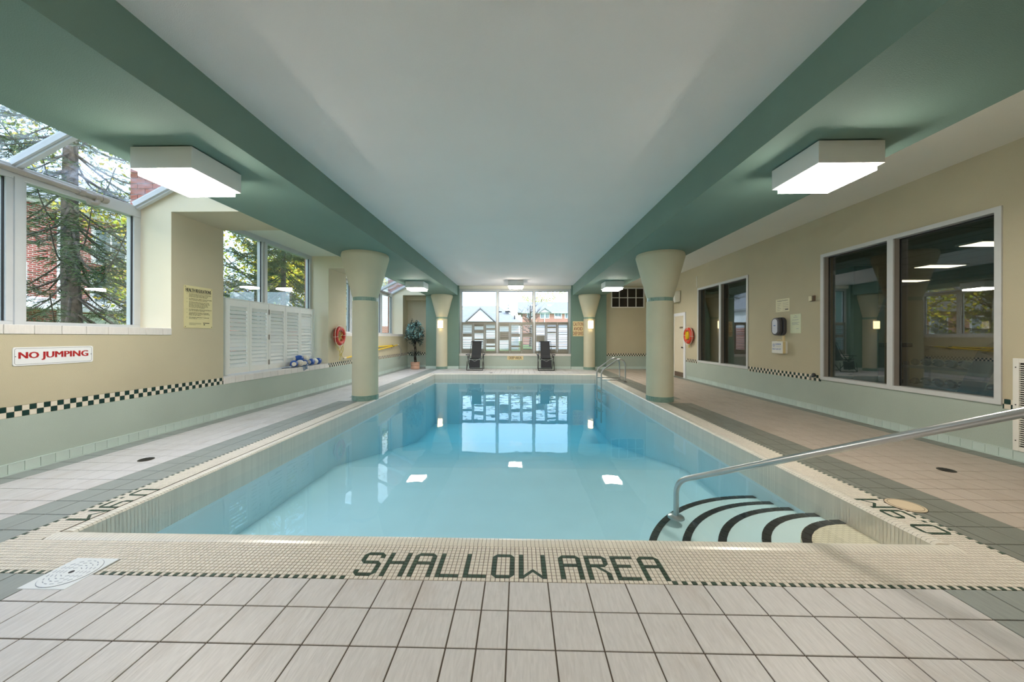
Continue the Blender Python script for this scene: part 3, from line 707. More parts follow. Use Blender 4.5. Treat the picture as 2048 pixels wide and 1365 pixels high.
# ---------------------------------------------------------------- right wall, its windows and door
wr = MB(); Xo = XR + .2
opens = [(3.92, 6.21, .575, 2.77), (8.145, 10.43, .575, 2.77)]
ycuts = [Y0B, 3.92, 6.21, 8.145, 10.43, 14.4]
for i, (a, b) in enumerate(zip(ycuts, ycuts[1:])):
    if i % 2 == 0:
        wr.box(XR, Xo, a, b, .645, CE, 0); wr.box(XR, Xo, a, b, 0, .535, 1); wr.box(XR + .004, Xo, a, b, .535, .645, 0)
    else:
        wr.box(XR, Xo, a, b, 2.77, CE, 0); wr.box(XR, Xo, a, b, 0, .575, 1)
wall_right = struct(wr.build('wall_right', [M['beige'], M['mint']]))
for a, b, ph in ((3.55, 3.92, 0), (6.21, 8.145, 1), (10.43, 11.17, 0)): checker(wall_right, -1, XR + .004, a, b, ph, 0)
baseboard('baseboard_right', -1, XR, 2.9, 11.16, .1115, .04)
def gymwin(nm, y0, y1, m):
    w = anchor(nm, (XR, y0, .575)); z0, z1 = .575, 2.77; fx = XR - .018; t = .058
    f = rim(MB(), 'x', y0, y1, z0, z1, fx, XR + .11, t)
    f.build('frame', M['alu'], w)
    MB().box(fx, XR + .11, m - .04, m + .04, z0 + t, z1 - t).build('mullion', M['alu'], w)
    for a, b in ((y0 + t, m - .04), (m + .04, y1 - t)):
        MB().box(XR + .085, XR + .091, a, b, z0 + t, z1 - t).build('pane', M['gymglass'], w)
        MB().box(XR + .07, XR + .084, a, a + .010, z0 + t, z1 - t).box(XR + .07, XR + .084, b - .010, b - .0045, z0 + t, z1 - t).box(XR + .07, XR + .084, a + .010, b - .010, z1 - t - .012, z1 - t).build('gasket', M['gasket'], w)
        MB().box(XR, XR + .085, b - .004, b - .002, z0 + t, z1 - t).build('jamb_lining', M['aludark'], w)
gymwin('window_6', 3.92, 6.21, 5.065); gymwin('window_7', 8.145, 10.43, 9.27)
d = anchor('door_1', (XR, 11.17, 0))
MB().box(XR - .03, XR, 11.16, 11.275, 0, 2.12).box(XR - .03, XR, 11.955, 12.07, 0, 2.12).box(XR - .03, XR, 11.275, 11.955, 2.02, 2.12).build('door_frame', M['trimwhite'], d)
sl = MB().box(XR - .012, XR, 11.275, 11.955, .012, 2.02).build('door_slab', M['door'], d)
MB().box(XR - .016, XR - .012, 11.30, 11.93, .02, .17).build('kick_plate', M['kick'], sl)
MB().box(XR - .018, XR - .012, 11.35, 11.56, 1.605, 1.66).build('name_plate', M['kick'], sl)
MB().ball((XR - .05, 11.33, .985), .028, .028, .028).tube([(XR - .05, 11.33, .985), (XR - .01, 11.33, .985)], .012).build('knob', M['blackmetal'], sl, smooth=True)
text('OFFICE', 'lettering', M['signtan'], sl, 'right', (XR - .0185, 11.455, 1.632), .022, .15)
# back wall, roof and upper storey
struct(MB().box(XL - .5, Xo, Y0B - .2, Y0B, 0, 3.9).build('wall_back', M['beige']))
struct(MB().box(-3.83, 11.2, Y0B - .2, 14.9, 3.9, 5.4).build('wall_upper', M['mortar']))

# ================================================================== POOL
pool = thing('swimming_pool', 'long rectangular pool with ivory tiled edge and clear blue water', 'pool', (PX0, PY0, -1.2))
bs = MB(); FS, FD = -.78, -1.75
def fz(y): return FS if y < 5.5 else FS + (FD - FS) * min(1, (y - 5.5) / 4.5)
ysl = [PY0, 5.5, 10.0, PY1]
for a, b in zip(ysl, ysl[1:]):
    bs.add([(PX0, a, fz(a)), (PX1, a, fz(a)), (PX1, b, fz(b)), (PX0, b, fz(b))], [(0, 1, 2, 3)])
    bs.add([(PX0, a, fz(a)), (PX0, b, fz(b)), (PX0, b, -.3), (PX0, a, -.3)], [(0, 1, 2, 3)]); bs.add([(PX1, a, fz(a)), (PX1, b, fz(b)), (PX1, b, -.3), (PX1, a, -.3)], [(3, 2, 1, 0)])
bs.add([(PX0, PY0, fz(PY0)), (PX1, PY0, fz(PY0)), (PX1, PY0, -.3), (PX0, PY0, -.3)], [(3, 2, 1, 0)]); bs.add([(PX0, PY1, FD), (PX1, PY1, FD), (PX1, PY1, -.3), (PX0, PY1, -.3)], [(0, 1, 2, 3)])
bs.build('basin', M['plaster'], pool)
prof = [(.09, -.01), (.09, .001), (.070, .007), (.035, .010), (.012, .006), (0, -.008), (0, -.30), (.018, -.30), (.018, -.01)]
cp = MB()
def coprow(p0, p1, nrm):
    p0 = Vector(p0); p1 = Vector(p1); L = (p1 - p0).length; d = (p1 - p0) / L; n = int(L / G); s = L / n; nn = Vector(nrm)
    for i in range(n):
        A = p0 + d * (i * s + .0009); B = p0 + d * ((i + 1) * s - .0009); vs = []
        for q in (A, B): vs += [(q + nn * u + Vector((0, 0, z))) for u, z in prof]
        k = len(prof)
        if i in (0, n - 1): cp.add(vs[:k] if i == 0 else vs[k:], [tuple(range(k))])
        cp.add(vs, [(j, (j + 1) % k, k + (j + 1) % k, k + j) for j in range(k)])
coprow((PX0 - .09, PY0, 0), (PX1 + .09, PY0, 0), (0, -1, 0)); coprow((PX0 - .09, PY1, 0), (PX1 + .09, PY1, 0), (0, 1, 0)); coprow((PX0, PY0, 0), (PX0, PY1, 0), (-1, 0, 0)); coprow((PX1, PY0, 0), (PX1, PY1, 0), (1, 0, 0))
cp.build('coping_tiling', M['coping'], pool)['kind'] = 'stuff'
MB().box(PX0 - .012, PX1 + .012, PY0 - .012, PY1 + .012, -1.9, WZ).build('water', M['water'], pool)
# corner steps: quarter discs with black tile nosings
rad = [.65, .89, 1.18, 1.44, 1.70]; dep = [.022, .088, .180, .246, .304]
nm_ = bpy.data.meshes.new('nosing_tile'); _b = MB().box(-.030, .030, -.048, .048, 0, .004); nm_.from_pydata(_b.v, [], _b.f); nm_.materials.append(M['nosing'])
for k in range(5):
    R_, z = rad[k], WZ - dep[k]; n = 28
    pts = [(PX1, PY0)] + [(PX1 - R_ * math.cos(a), PY0 + R_ * math.sin(a)) for a in [PI / 2 * j / n for j in range(n + 1)]][::-1]
    st = MB().prism(pts, 'z', -.8, z).build('step', M['stepmos'] if k == 0 else M['stepcream'], pool)
    cnt = max(5, int(round(PI / 2 * (R_ - .03) / .1)))
    for j in range(cnt):
        a = PI / 2 * (j + .5) / cnt
        inst('nosing_tile', nm_, st, (PX1 - (R_ - .034) * math.cos(a), PY0 + (R_ - .034) * math.sin(a), z), (0, 0, PI - a), (1, PI / 2 * (R_ - .034) / cnt / .1 * .96, 1))

# ================================================================== COLUMNS
def column(x, y, r, rt, label, sc=1):
    t = thing('column', label, 'column', (x, y, 0), 'flared stucco columns under the green beams')
    zb, zt = 2.05, 2.125
    MB().lathe([(r, .105), (r, zb)], (x, y, 0), 40).build('shaft', M['column'], t, smooth=True)
    MB().lathe([(r + .006, 0), (r + .006, .105)], (x, y, 0), 40).build('base_band', M['band'], t, smooth=True)
    MB().lathe([(r - .012, zb), (r - .012, zt)], (x, y, 0), 40).build('neck_band', M['band'], t, smooth=True)
    MB().lathe([(r - .005, zt), (rt, 2.955), (rt, 2.985), (rt - .012, SO)], (x, y, 0), 40).build('capital', M['column'], t, smooth=True)
    return t
column(-3.23, 7.19, .255, .468, 'near left flared column standing on the deck between pool and shuttered window')
column(2.92, 7.27, .265, .478, 'near right flared column standing on the deck beside the pool opposite the gym windows')
column(-3.19, 14.16, .228, .445, 'far left column against the green wall beside the potted tree'); column(2.84, 14.16, .228, .445, 'far right column against the green wall beside the caution sign')

# ================================================================== LAMPS
def ceil_lamp(x0, x1, y0, y1, z, label):
    t = thing('ceiling_light', label, 'light', ((x0 + x1) / 2, (y0 + y1) / 2, z), 'square white ceiling lights')
    MB().box(x0, x1, y0, y1, z - .205, z - .012).box(x0 + .05, x1 - .05, y0 + .05, y1 - .05, z - .012, z).build('housing', M['lampbox'], t)
    i = .035; h = MB()
    h.add([(x0 + i, y0 + i, z - .255), (x1 - i, y0 + i, z - .255), (x1 - i, y1 - i, z - .255), (x0 + i, y1 - i, z - .255), (x0 + i, y0 + i, z - .205), (x1 - i, y0 + i, z - .205), (x1 - i, y1 - i, z - .205), (x0 + i, y1 - i, z - .205)],
          [(3, 2, 1, 0)], 0); h.add(h.v[:8], [(0, 1, 5, 4), (1, 2, 6, 5), (2, 3, 7, 6), (3, 0, 4, 7)], 1)
    h.build('diffuser', [M['diff'], M['diffside']], t)
ceil_lamp(-3.506, -2.943, 3.04, 3.595, SO, 'large ceiling light under the left green beam, nearest the camera')
ceil_lamp(2.584, 3.146, 3.05, 3.605, SO, 'large ceiling light under the right green beam, nearest the camera')
ceil_lamp(-3.50, -2.94, 10.53, 11.1, SO, 'small distant ceiling light under the left green beam, above the potted tree')
ceil_lamp(2.60, 3.16, 10.55, 11.1, SO, 'small distant ceiling light under the right green beam, near the dark grid window')
ceil_lamp(-.433, .146, 12.9, 13.45, CE, 'small ceiling light on the white ceiling before the far picture window')
ceil_lamp(-.43, .15, -1.9, -1.35, CE, 'extra ceiling light added behind the camera to brighten the room')  # unseen fixture, added as fill light for the room
for x, lb in ((-3.19, 'lit wall sconce on far left column'), (2.84, 'lit wall sconce on far right column')):
    t = thing('wall_sconce', lb, 'light', (x, 13.92, 1.82), 'glowing box sconces')
    MB().box(x - .105, x + .105, 13.90, 13.95, 1.66, 1.975).build('back_plate', M['lampbox'], t)
    MB().box(x - .095, x + .095, 13.82, 13.90, 1.67, 1.965).build('shade', M['sconce'], t, bevel=.01, seg=1)

# ================================================================== SIGNS
def sign(name, label, face, c, w, h, m, r=.012): 
    t = thing(name, label, 'sign', c); plate('panel', m, t, face, c, w, h, .006, r); return t
c = (XL, 3.481, 1.113); t = sign('wall_sign', 'white NO JUMPING sign with red letters under the left window', 'left', c, .618, .18, M['signwhite'], .018)
text('NO JUMPING', 'lettering', M['red'], t, 'left', (c[0] + .006, c[1] - .003, c[2]), .084, .53, .045)
def ring_border(t, face, c, w, h, th, mt, dep):
    R, Nn = FACE[face]; c = Vector(c) + Nn * dep; r = .016
    def loop(w, h, r):
        out = []
        for sx, sz, a0 in ((1, 1, 0), (-1, 1, PI / 2), (-1, -1, PI), (1, -1, 1.5 * PI)):
            for j in range(4): a = a0 + j * PI / 6; out.append(c + R * (sx * (w / 2 - r) + r * math.cos(a)) + Vector((0, 0, sz * (h / 2 - r) + r * math.sin(a))))
        return out
    o = loop(w, h, r); i = loop(w - 2 * th, h - 2 * th, r - th); n = len(o)
    MB().add(o + i, [(k, (k + 1) % n, n + (k + 1) % n, n + k) for k in range(n)]).build('border', mt, t)
ring_border(t, 'left', c, .594, .156, .0022, M['black'], .0066)
MB().ball((XL + .007, 3.19, 1.113), .004, .004, .004, 8, 5).ball((XL + .007, 3.772, 1.113), .004, .004, .004, 8, 5).build('screw', M['black'], t)
c = (XL, 5.073, 1.742); t = sign('wall_sign', 'cream HEALTH REGULATIONS notice on the left pier beside the shutters', 'left', c, .455, .615, M['signcream'], .006)
text('HEALTH REGULATIONS', 'heading', M['black'], t, 'left', (c[0] + .006, c[1], c[2] + .245), .05, .405, .05)
MB().box(c[0] + .006, c[0] + .0072, c[1] - .2, c[1] + .2, c[2] + .209, c[2] + .2125).build('rule', M['black'], t)
paras = ["NO PERSON INFECTED WITH A COMMUNICABLE\nDISEASE OR HAVING OPEN SORES ON HIS\nOR HER BODY SHALL ENTER THE POOL.", "NO PERSON SHALL BRING A GLASS CONTAINER\nONTO THE DECK OR INTO THE POOL.",
         "NO PERSON SHALL POLLUTE THE WATER\nOF THE POOL IN ANY MANNER AND THAT\nSPITTING, SPOUTING OF WATER AND\nBLOWING THE NOSE IN THE POOL OR\nON THE DECK ARE PROHIBITED.",
         "NO PERSON SHALL ENGAGE IN BOISTEROUS\nPLAY IN OR ABOUT THE POOL.", "THE MAXIMUM NUMBER OF BATHERS\nPERMITTED ON THE DECK AND IN THE\nPOOL AT ANY TIME IS ________", "THE NEAREST EMERGENCY TELEPHONE\nIS LOCATED AT ____________"]
wid = [.36, .37, .34, .365, .335, .325]; z = c[2] + .195
for p, wd in zip(paras, wid):
    n = p.count('\n') + 1; hh = .0185 * n - .004
    text(p, 'paragraph', M['black'], t, 'left', (c[0] + .006, c[1] - .155 + wd / 2, z - hh / 2), hh, wd, .012, 1.0, 'LEFT')
    MB().box(c[0] + .006, c[0] + .007, c[1] - .187, c[1] - .181, z - .012, z - .005).build('bullet', M['black'], t); z -= hh + .0165
MB().box(c[0] + .006, c[0] + .007, c[1] + .07, c[1] + .175, c[2] - .236, c[2] - .226).box(c[0] + .006, c[0] + .007, c[1] + .08, c[1] + .10, c[2] - .262, c[2] - .246).box(c[0] + .006, c[0] + .007, c[1] - .15, c[1] + .04, c[2] - .238, c[2] - .235).box(c[0] + .006, c[0] + .007, c[1] - .15, c[1] + .04, c[2] - .25, c[2] - .247).box(c[0] + .006, c[0] + .007, c[1] - .15, c[1] - .05, c[2] - .262, c[2] - .259).build('small_print', M['black'], t)
for a, b in ((-.21, .29), (.21, .29), (-.21, -.29), (.21, -.29)): MB().ball((c[0] + .008, c[1] + a, c[2] + b), .005, .005, .005, 8, 5).build('screw', M['black'], t)
c = (-.172, YW, .455); t = sign('wall_sign', 'tan DEEP AREA sign low under the far window', 'far', c, .66, .165, M['signtan'], .004)
text('DEEP AREA', 'lettering', M['black'], t, 'far', (c[0], c[1] - .006, c[2]), .105, .52, .02)
c = (2.395, YF, 1.655); t = sign('wall_sign', 'tan sign reading CAUTION AVOID DEEP DIVES beside far right column', 'far', c, .43, .61, M['signtan'], .004)
for s_, dz, wd in (('CAUTION', .19, .40), ('AVOID', 0, .36), ('DEEP DIVES', -.19, .41)): text(s_, 'lettering', M['darkred'], t, 'far', (c[0], c[1] - .006, c[2] + dz), .145, wd, .02)

# ================================================================== RIGHT WALL FITTINGS
t = sign('notice', 'cream printed notice with heading, highest above the grey dispenser', 'right', (XR, 7.10, 1.963), .36, .26, M['paper'], .002)
text('Emergency Procedures', 'heading', M['black'], t, 'right', (XR - .006, 7.10, 2.055), .028, .28, .02)
mb = MB()
for i in range(5): mb.box(XR - .0072, XR - .006, 7.245 - .0, 7.245 - .10 + .02 * (i % 3), 2.0 - i * .034, 2.004 - i * .034).box(XR - .0072, XR - .006, 7.09, 6.945, 2.0 - i * .034, 2.003 - i * .034)
mb.box(XR - .0072, XR - .006, 7.03, 6.95, 1.868, 1.884).build('print_lines', M['black'], t)
t = sign('notice', 'pale green sheet of paper taped right of the grey dispenser', 'right', (XR, 6.77, 1.58), .255, .37, M['papergreen'], .002)
mb = MB()
for z, a, b in ((1.73, .02, .02), (1.70, .05, .05), (1.65, .08, .07), (1.60, .08, .09), (1.58, .09, .05), (1.56, .08, .08), (1.48, -.02, .07)): mb.box(XR - .0072, XR - .006, 6.77 + a, 6.77 - b, z, z + .006)
mb.build('print_lines', M['strap'], t)
t = thing('dispenser', 'dark grey wall dispenser with pale oval front above the first aid box', 'dispenser', (XR, 7.14, 1.54))
def oval(w, h, x0, x1, y, z, rr, n=6):
    pts = []
    for sx, sz, a0 in ((1, 1, 0), (-1, 1, PI / 2), (-1, -1, PI), (1, -1, 1.5 * PI)):
        for j in range(n + 1): a = a0 + j * PI / 2 / n; pts.append((y + sx * (w / 2 - rr) + rr * math.cos(a), z + sz * (h / 2 - rr) + rr * math.sin(a)))
    return MB().prism(pts, 'x', x0, x1)
oval(.26, .37, XR - .06, XR, 7.12, 1.535, .1).build('back_shell', M['greyplastic'], t, bevel=.01)
oval(.23, .36, XR - .135, XR - .066, 7.125, 1.535, .1).build('front_shell', M['greyplastic'], t, bevel=.02, seg=3)
oval(.14, .30, XR - .146, XR - .134, 7.125, 1.535, .065).build('front_plate', M['lilac'], t, bevel=.004)
MB().box(XR - .148, XR - .146, 7.15, 7.10, 1.545, 1.56).build('logo', M['blue'], t)
t = thing('first_aid_kit', 'white tin first aid kit with blue print hanging below the dispenser', 'first aid kit', (XR, 7.13, 1.1))
MB().box(XR - .10, XR, 6.96, 7.27, .99, 1.235).build('case', M['boxwhite'], t, bevel=.012, seg=2)
MB().box(XR - .102, XR - .05, 6.959, 6.96, .995, 1.23).build('lid_edge', M['signtan'], t)
MB().tube(bez([((XR - .06, 7.17, 1.233), 0), ((XR - .06, 7.17, 1.262), .015), ((XR - .06, 7.06, 1.262), .015), ((XR - .06, 7.06, 1.233), 0)], 4), .006, 6).build('handle', M['signtan'], t)
MB().box(XR - .02, XR, 7.04, 7.09, 1.235, 1.35).build('hanger', M['signtan'], t)
cc = Vector((XR - .1015, 7.205, 1.155)); rg = MB(); a_ = [cc + Vector((0, .028 * math.cos(q), .032 * math.sin(q))) for q in [2 * PI * k / 20 for k in range(20)]]; b_ = [cc + Vector((0, .021 * math.cos(q), .025 * math.sin(q))) for q in [2 * PI * k / 20 for k in range(20)]]
rg.add(a_ + b_, [(k, (k + 1) % 20, 20 + (k + 1) % 20, 20 + k) for k in range(20)]); rg.box(XR - .102, XR - .101, 7.195, 7.215, 1.15, 1.16); rg.build('emblem', M['blue'], t)
text('SUPERIOR', 'lettering', M['blue'], t, 'right', (XR - .101, 7.085, 1.178), .026, .15, .03); text('FIRST AID KIT', 'lettering', M['blue'], t, 'right', (XR - .101, 7.125, 1.078), .03, .235, .012)
MB().box(XR - .102, XR - .101, 7.16, 7.02, 1.138, 1.142).build('print_line', M['strap'], t)
t = thing('wall_switch', 'small brown and cream switch box left of the large gym window', 'switch', (XR, 6.375, 2.02))
MB().box(XR - .03, XR, 6.325, 6.42, 1.97, 2.07).build('box', M['kick'], t, bevel=.004); MB().box(XR - .05, XR - .03, 6.36, 6.42, 1.975, 2.065).build('cover', M['paper'], t, bevel=.004)
t = thing('hose_tap', 'chrome hose tap with black handle set in the checker band', 'tap', (XR, 6.34, .62))
MB().lathe([(.028, 0), (.028, -.012)], (XR, 6.34, .63), 16, 'x').tube(bez([((XR, 6.34, .63), 0), ((XR - .07, 6.34, .63), .03), ((XR - .09, 6.34, .56), 0)], 5), .013, 8).build('spout', M['steel'], t, smooth=True)
MB().lathe([(.0, -.055), (.034, -.05), (.034, -.035), (0, -.03)], (XR - .01, 6.30, .645), 14, 'x').tube([(XR - .04, 6.34, .63), (XR - .05, 6.30, .645)], .009, 6).build('handle', M['blackmetal'], t, smooth=True)
t = thing('loudspeaker', 'small white loudspeaker tilted from the wall above the door', 'speaker', (XR, 11.75, 2.66))
MB().prism([(XR - .02, 2.49), (XR - .20, 2.47), (XR - .24, 2.83), (XR - .02, 2.86)], 'y', 11.5, 11.95).build('cabinet', M['boxwhite'], t, bevel=.015)
MB().lathe([(.0, 0), (.11, 0), (.12, .012)], (XR - .225, 11.72, 2.65), 20, 'x').build('grille', M['strap'], t, smooth=True); MB().box(XR - .03, XR, 11.65, 11.8, 2.6, 2.72).build('bracket', M['boxwhite'], t)
t = thing('cable_duct', 'short white vertical cable duct below ceiling left of the small gym window', 'cable duct', (XR, 10.48, 2.81)); MB().box(XR - .015, XR, 10.465, 10.49, 2.81, 3.14).build('duct', M['boxwhite'], t)
t.name = 'cable_duct'
t = thing('ceiling_speaker', 'flat round pale disc on the ceiling strip over the right wall', 'speaker', (4.0, 7.0, CE)); MB().lathe([(0, -.02), (.14, -.02), (.16, 0)], (4.0, 7.0, CE), 24).build('disc', M['offwhite'], t, smooth=True)
t = thing('vent_grille', 'white louvred air grille low on the right wall beside the gym window', 'vent', (XR, 3.4, .6))
rim(MB(), 'x', 2.95, 3.83, .11, 1.095, XR - .02, XR, .048, .048).build('frame', M['boxwhite'], t, bevel=.003, seg=1)
MB().box(XR - .002, XR, 2.998, 3.782, .158, 1.047).build('backing', M['dark'], t)
me = bpy.data.meshes.new('slat'); _b = MB().hexa([(-.018, -.392, -.008), (-.002, -.392, -.002), (-.002, .392, -.002), (-.018, .392, -.008), (-.018, -.392, -.003), (-.002, -.392, .002), (-.002, .392, .002), (-.018, .392, -.003)]); me.from_pydata(_b.v, [], _b.f); me.materials.append(M['boxwhite'])
for i in range(38): inst('slat', me, t, (XR, 3.39, .182 + i * .0228))
for z in (.22, .6, 1.0): MB().ball((XR - .021, 3.806, z), .005, .006, .006, 8, 5).build('screw', M['black'], t)

# ================================================================== LIFE RINGS, POLES, FLOATS
def life_ring(label, face, c, R_, r_, m, yellow):
    sgn = 1 if face == 'left' else -1; x = c[0]; t = thing('life_ring', label, 'life ring', c)
    path = [(x, c[1] + R_ * math.cos(a), c[2] + R_ * math.sin(a)) for a in [2 * PI * k / 40 for k in range(40)]]
    MB().tube(path, r_, 12, closed=True).build('ring', m, t, smooth=True)
    rp = []
    for k in range(64):
        a = 2 * PI * k / 64; q = abs(math.sin(2 * a)); rr = R_ + r_ + .012 + .02 * q
        rp.append((x + sgn * .02, c[1] + rr * math.cos(a), c[2] + rr * math.sin(a)))
    MB().tube(rp, .007, 6, closed=True).build('grab_rope', M['rope'], t, smooth=True)
    for k in range(4):
        a = PI / 2 * k + .1; ctr = Vector((x, c[1] + R_ * math.cos(a), c[2] + R_ * math.sin(a))); u = Vector((0, math.cos(a), math.sin(a)))
        MB().tube([ctr + (u * math.cos(b) + Vector((1, 0, 0)) * math.sin(b)) * (r_ + .002) for b in [2 * PI * j / 16 for j in range(16)]], .006, 6, closed=True).build('band', M['rope'], t, smooth=True)
    MB().bar((x - sgn * .07, c[1], c[2] + R_ - r_ - .01), (x + sgn * .07, c[1], c[2] + R_ - r_ - .01), .02, .02).build('hook', M['steel'], t)
    return t
t = life_ring('dark red life ring with yellow rope hanging on left wall behind the column', 'left', (XL + .075, 9.0, 1.33), .195, .055, M['ringred'], 0)
rnd = random.Random(4); mb = MB()
for k in range(7):
    y = 8.86 + k * .05; p = [(XL + .12, 9.0 + rnd.uniform(-.06, .06), 1.46 - .03 * k)]; L = rnd.uniform(.45, .8)
    for j in range(1, 9): p.append((XL + .06 + rnd.uniform(0, .05), y + .05 * math.sin(j * .9 + k) + rnd.uniform(-.015, .015), 1.42 - .03 * k - L * j / 8))
    mb.tube(p, .006, 5)
mb.build('throw_rope', M['ropeyellow'], t)
t = life_ring('orange red life ring with yellow rope coil beside the cream door', 'right', (XR - .075, 10.84, 1.365), .2, .055, M['ringorange'], 1)
mb = MB()
for k in range(4): mb.tube([(XR - .09 - .01 * k, 10.84 + .05 * math.cos(a) + .01 * k, 1.38 + .12 * math.sin(a)) for a in [2 * PI * j / 18 for j in range(18)]], .013, 6, closed=True)
mb.build('rope_coil', M['yellow'], t, smooth=True)
MB().tube([(XR - .08, 10.84, 1.2), (XR - .06, 10.83, 1.08), (XR - .05, 10.86, 1.0)], .018, 6).build('rope_end', M['ropeyellow'], t)
t = tag(MB().tube([(XL + .07, 9.25, .726), (XL + .07, 13.3, .992)], .019, 8).build('reach_pole', M['yellow'], smooth=True), 'long yellow rescue pole, lower of two on left wall', 'pole')
MB().tube([(XL + .07, 9.22, .724), (XL + .07, 9.34, .732)], .023, 8).build('end_grip', M['rope'], t); MB().tube([(XL + .07, 13.3, .992), (XL + .09, 13.42, 1.01), (XL + .07, 13.47, .97)], .014, 6).build('hook', M['rope'], t)
t2 = tag(MB().tube([(XL + .05, 10.3, .965), (XL + .05, 12.8, .989)], .019, 8).build('reach_pole', M['yellow'], smooth=True), 'shorter level yellow rescue pole, upper of two on left wall', 'pole')
MB().tube([(XL + .05, 12.78, .988), (XL + .05, 12.86, .99)], .026, 8).build('end_cap', M['black'], t2)
for y, z in ((9.9, .72), (12.9, .93)): tag(MB().box(XL, XL + .10, y - .02, y + .02, z, z + .02).box(XL + .09, XL + .10, y - .02, y + .02, z, z + .06).box(XL, XL + .01, y - .03, y + .03, z - .05, z + .08).build('wall_bracket', M['aludark']), 'small metal bracket holding yellow poles on left wall ' + ('near the ring' if y < 10 else 'near the plant'), 'bracket')
mb = MB().tube(bez([((XL + .06, 13.4, .99), 0), ((XL + .12, 13.6, .8), .2), ((XL + .03, 13.66, .5), .1), ((XL + .02, 13.58, .42), 0)], 6), .007, 5).tube(bez([((XL + .06, 13.45, .99), 0), ((XL + .06, 13.8, .85), .2), ((XL + .03, 13.95, .6), .1), ((XL + .03, 13.7, .44), 0)], 6), .005, 5)
tag(mb.build('hanging_rope', M['strap']), 'thin grey rope hanging from the yellow pole end', 'rope')
# lane rope on the sill
t = thing('lane_rope', 'tangled lane rope with blue and white floats lying on the shuttered sill', 'lane rope', (-4.9, 7.7, .64))
fls = [(-4.90, 8.32, .70, 1, .05), (-4.90, 8.17, .70, 0, .05), (-4.89, 8.02, .70, 1, .1), (-4.88, 7.74, .70, 1, .7), (-4.87, 7.58, .70, 0, .9), (-4.935, 7.64, .80, 1, -.5), (-4.93, 7.83, .795, 0, -.4), (-4.90, 7.42, .70, 1, .6)]
for x, y, z, b, rt in fls:
    f = MB().ball((x, y, z + .018), .078, .098, .078, 14, 10, rot=rt).build('float', M['floatblue'] if b else M['floatwhite'], t, smooth=True); f['label'] = 'blue float' if b else 'white float'
    for s_ in (-1, 1):
        cx, cy = x - s_ * .086 * math.sin(rt), y + s_ * .086 * math.cos(rt)
        MB().tube([(cx, cy, z + .018), (cx - s_ * .014 * math.sin(rt), cy + s_ * .014 * math.cos(rt), z + .018)], .045, 12).build('float_cap', M['floatwhite'], f, smooth=True)
rnd = random.Random(9); mb = MB()
mb.tube([(q[0], q[1], q[2]) for q in fls], .007, 6)
for k in range(9):
    p = [(-4.87 + rnd.uniform(-.05, .05), 7.35 + rnd.uniform(0, .5), .66)]
    for j in range(7): q = p[-1]; p.append((min(-4.795 + .02, max(-4.95, q[0] + rnd.uniform(-.05, .06))), q[1] + rnd.uniform(-.09, .09), max(.65, min(.70, q[2] + rnd.uniform(-.02, .02)))))
    mb.tube(p, .008, 5)
for k in range(5):
    y = 7.55 + k * .035; mb.tube([(-4.84, y, .655), (-4.785, y + .01, .65), (-4.772, y + .02 * math.sin(k), .60), (-4.775, y + .03, .56 + .01 * k)], .008, 5)
mb.build('rope', M['ropeblue'], t)
t = tag(MB().box(-4.97, -4.93, 7.13, 7.33, .64, .652).build('bar_latch', M['blackmetal']), 'thin black bar lying on the sill below the shutters', 'bar')

# ================================================================== HANDRAIL AND LADDER
t = thing('handrail', 'steel stair handrail rising from pool steps across the right foreground', 'handrail', (1.50, 3.33, -.42))
pth = bez([((1.495, 3.33, -.41), 0), ((1.495, 3.33, -.055), .13), ((2.49, 1.76, .945), 0), ((2.86, 1.18, 1.318), .14), ((3.02, .93, 1.25), .1), ((3.02, .93, 0), 0)], 8)
MB().tube(pth, .0245, 16).build('rail', M['steel'], t, smooth=True)
MB().lathe([(.03, .0), (.075, .004), (.07, .018), (.03, .03)], (1.495, 3.33, WZ - .246), 24).build('flange', M['steel'], t, smooth=True)
MB().lathe([(.03, .0), (.075, .004), (.07, .018), (.03, .03)], (3.02, .93, 0), 24).build('flange', M['steel'], t, smooth=True)
t = thing('pool_ladder', 'curved steel pool ladder at the far right corner of the pool', 'ladder', (2.75, 10.45, 0))
for y, zt in ((10.2, .655), (10.78, .66)):
    p = bez([((2.40, y, -1.2), 0), ((2.40, y, .32), .12), ((2.93, y, .70), .14), ((3.10, y, .58), .1), ((3.10, y, 0), 0)], 7)
    MB().tube(p, .021, 12).build('rail', M['steel'], t, smooth=True)
    MB().tube([(2.40, y, .07), (3.10, y, .05)], .019, 10).build('brace', M['steel'], t, smooth=True)
    MB().lathe([(.03, 0), (.05, .003), (.045, .012), (.022, .02)], (3.10, y, 0), 16).build('anchor_plate', M['drain'], t, smooth=True)
for z in (-.32, -.6, -.88): MB().box(2.34, 2.46, 10.2, 10.78, z, z + .02).build('tread', M['steel'], t, bevel=.006)

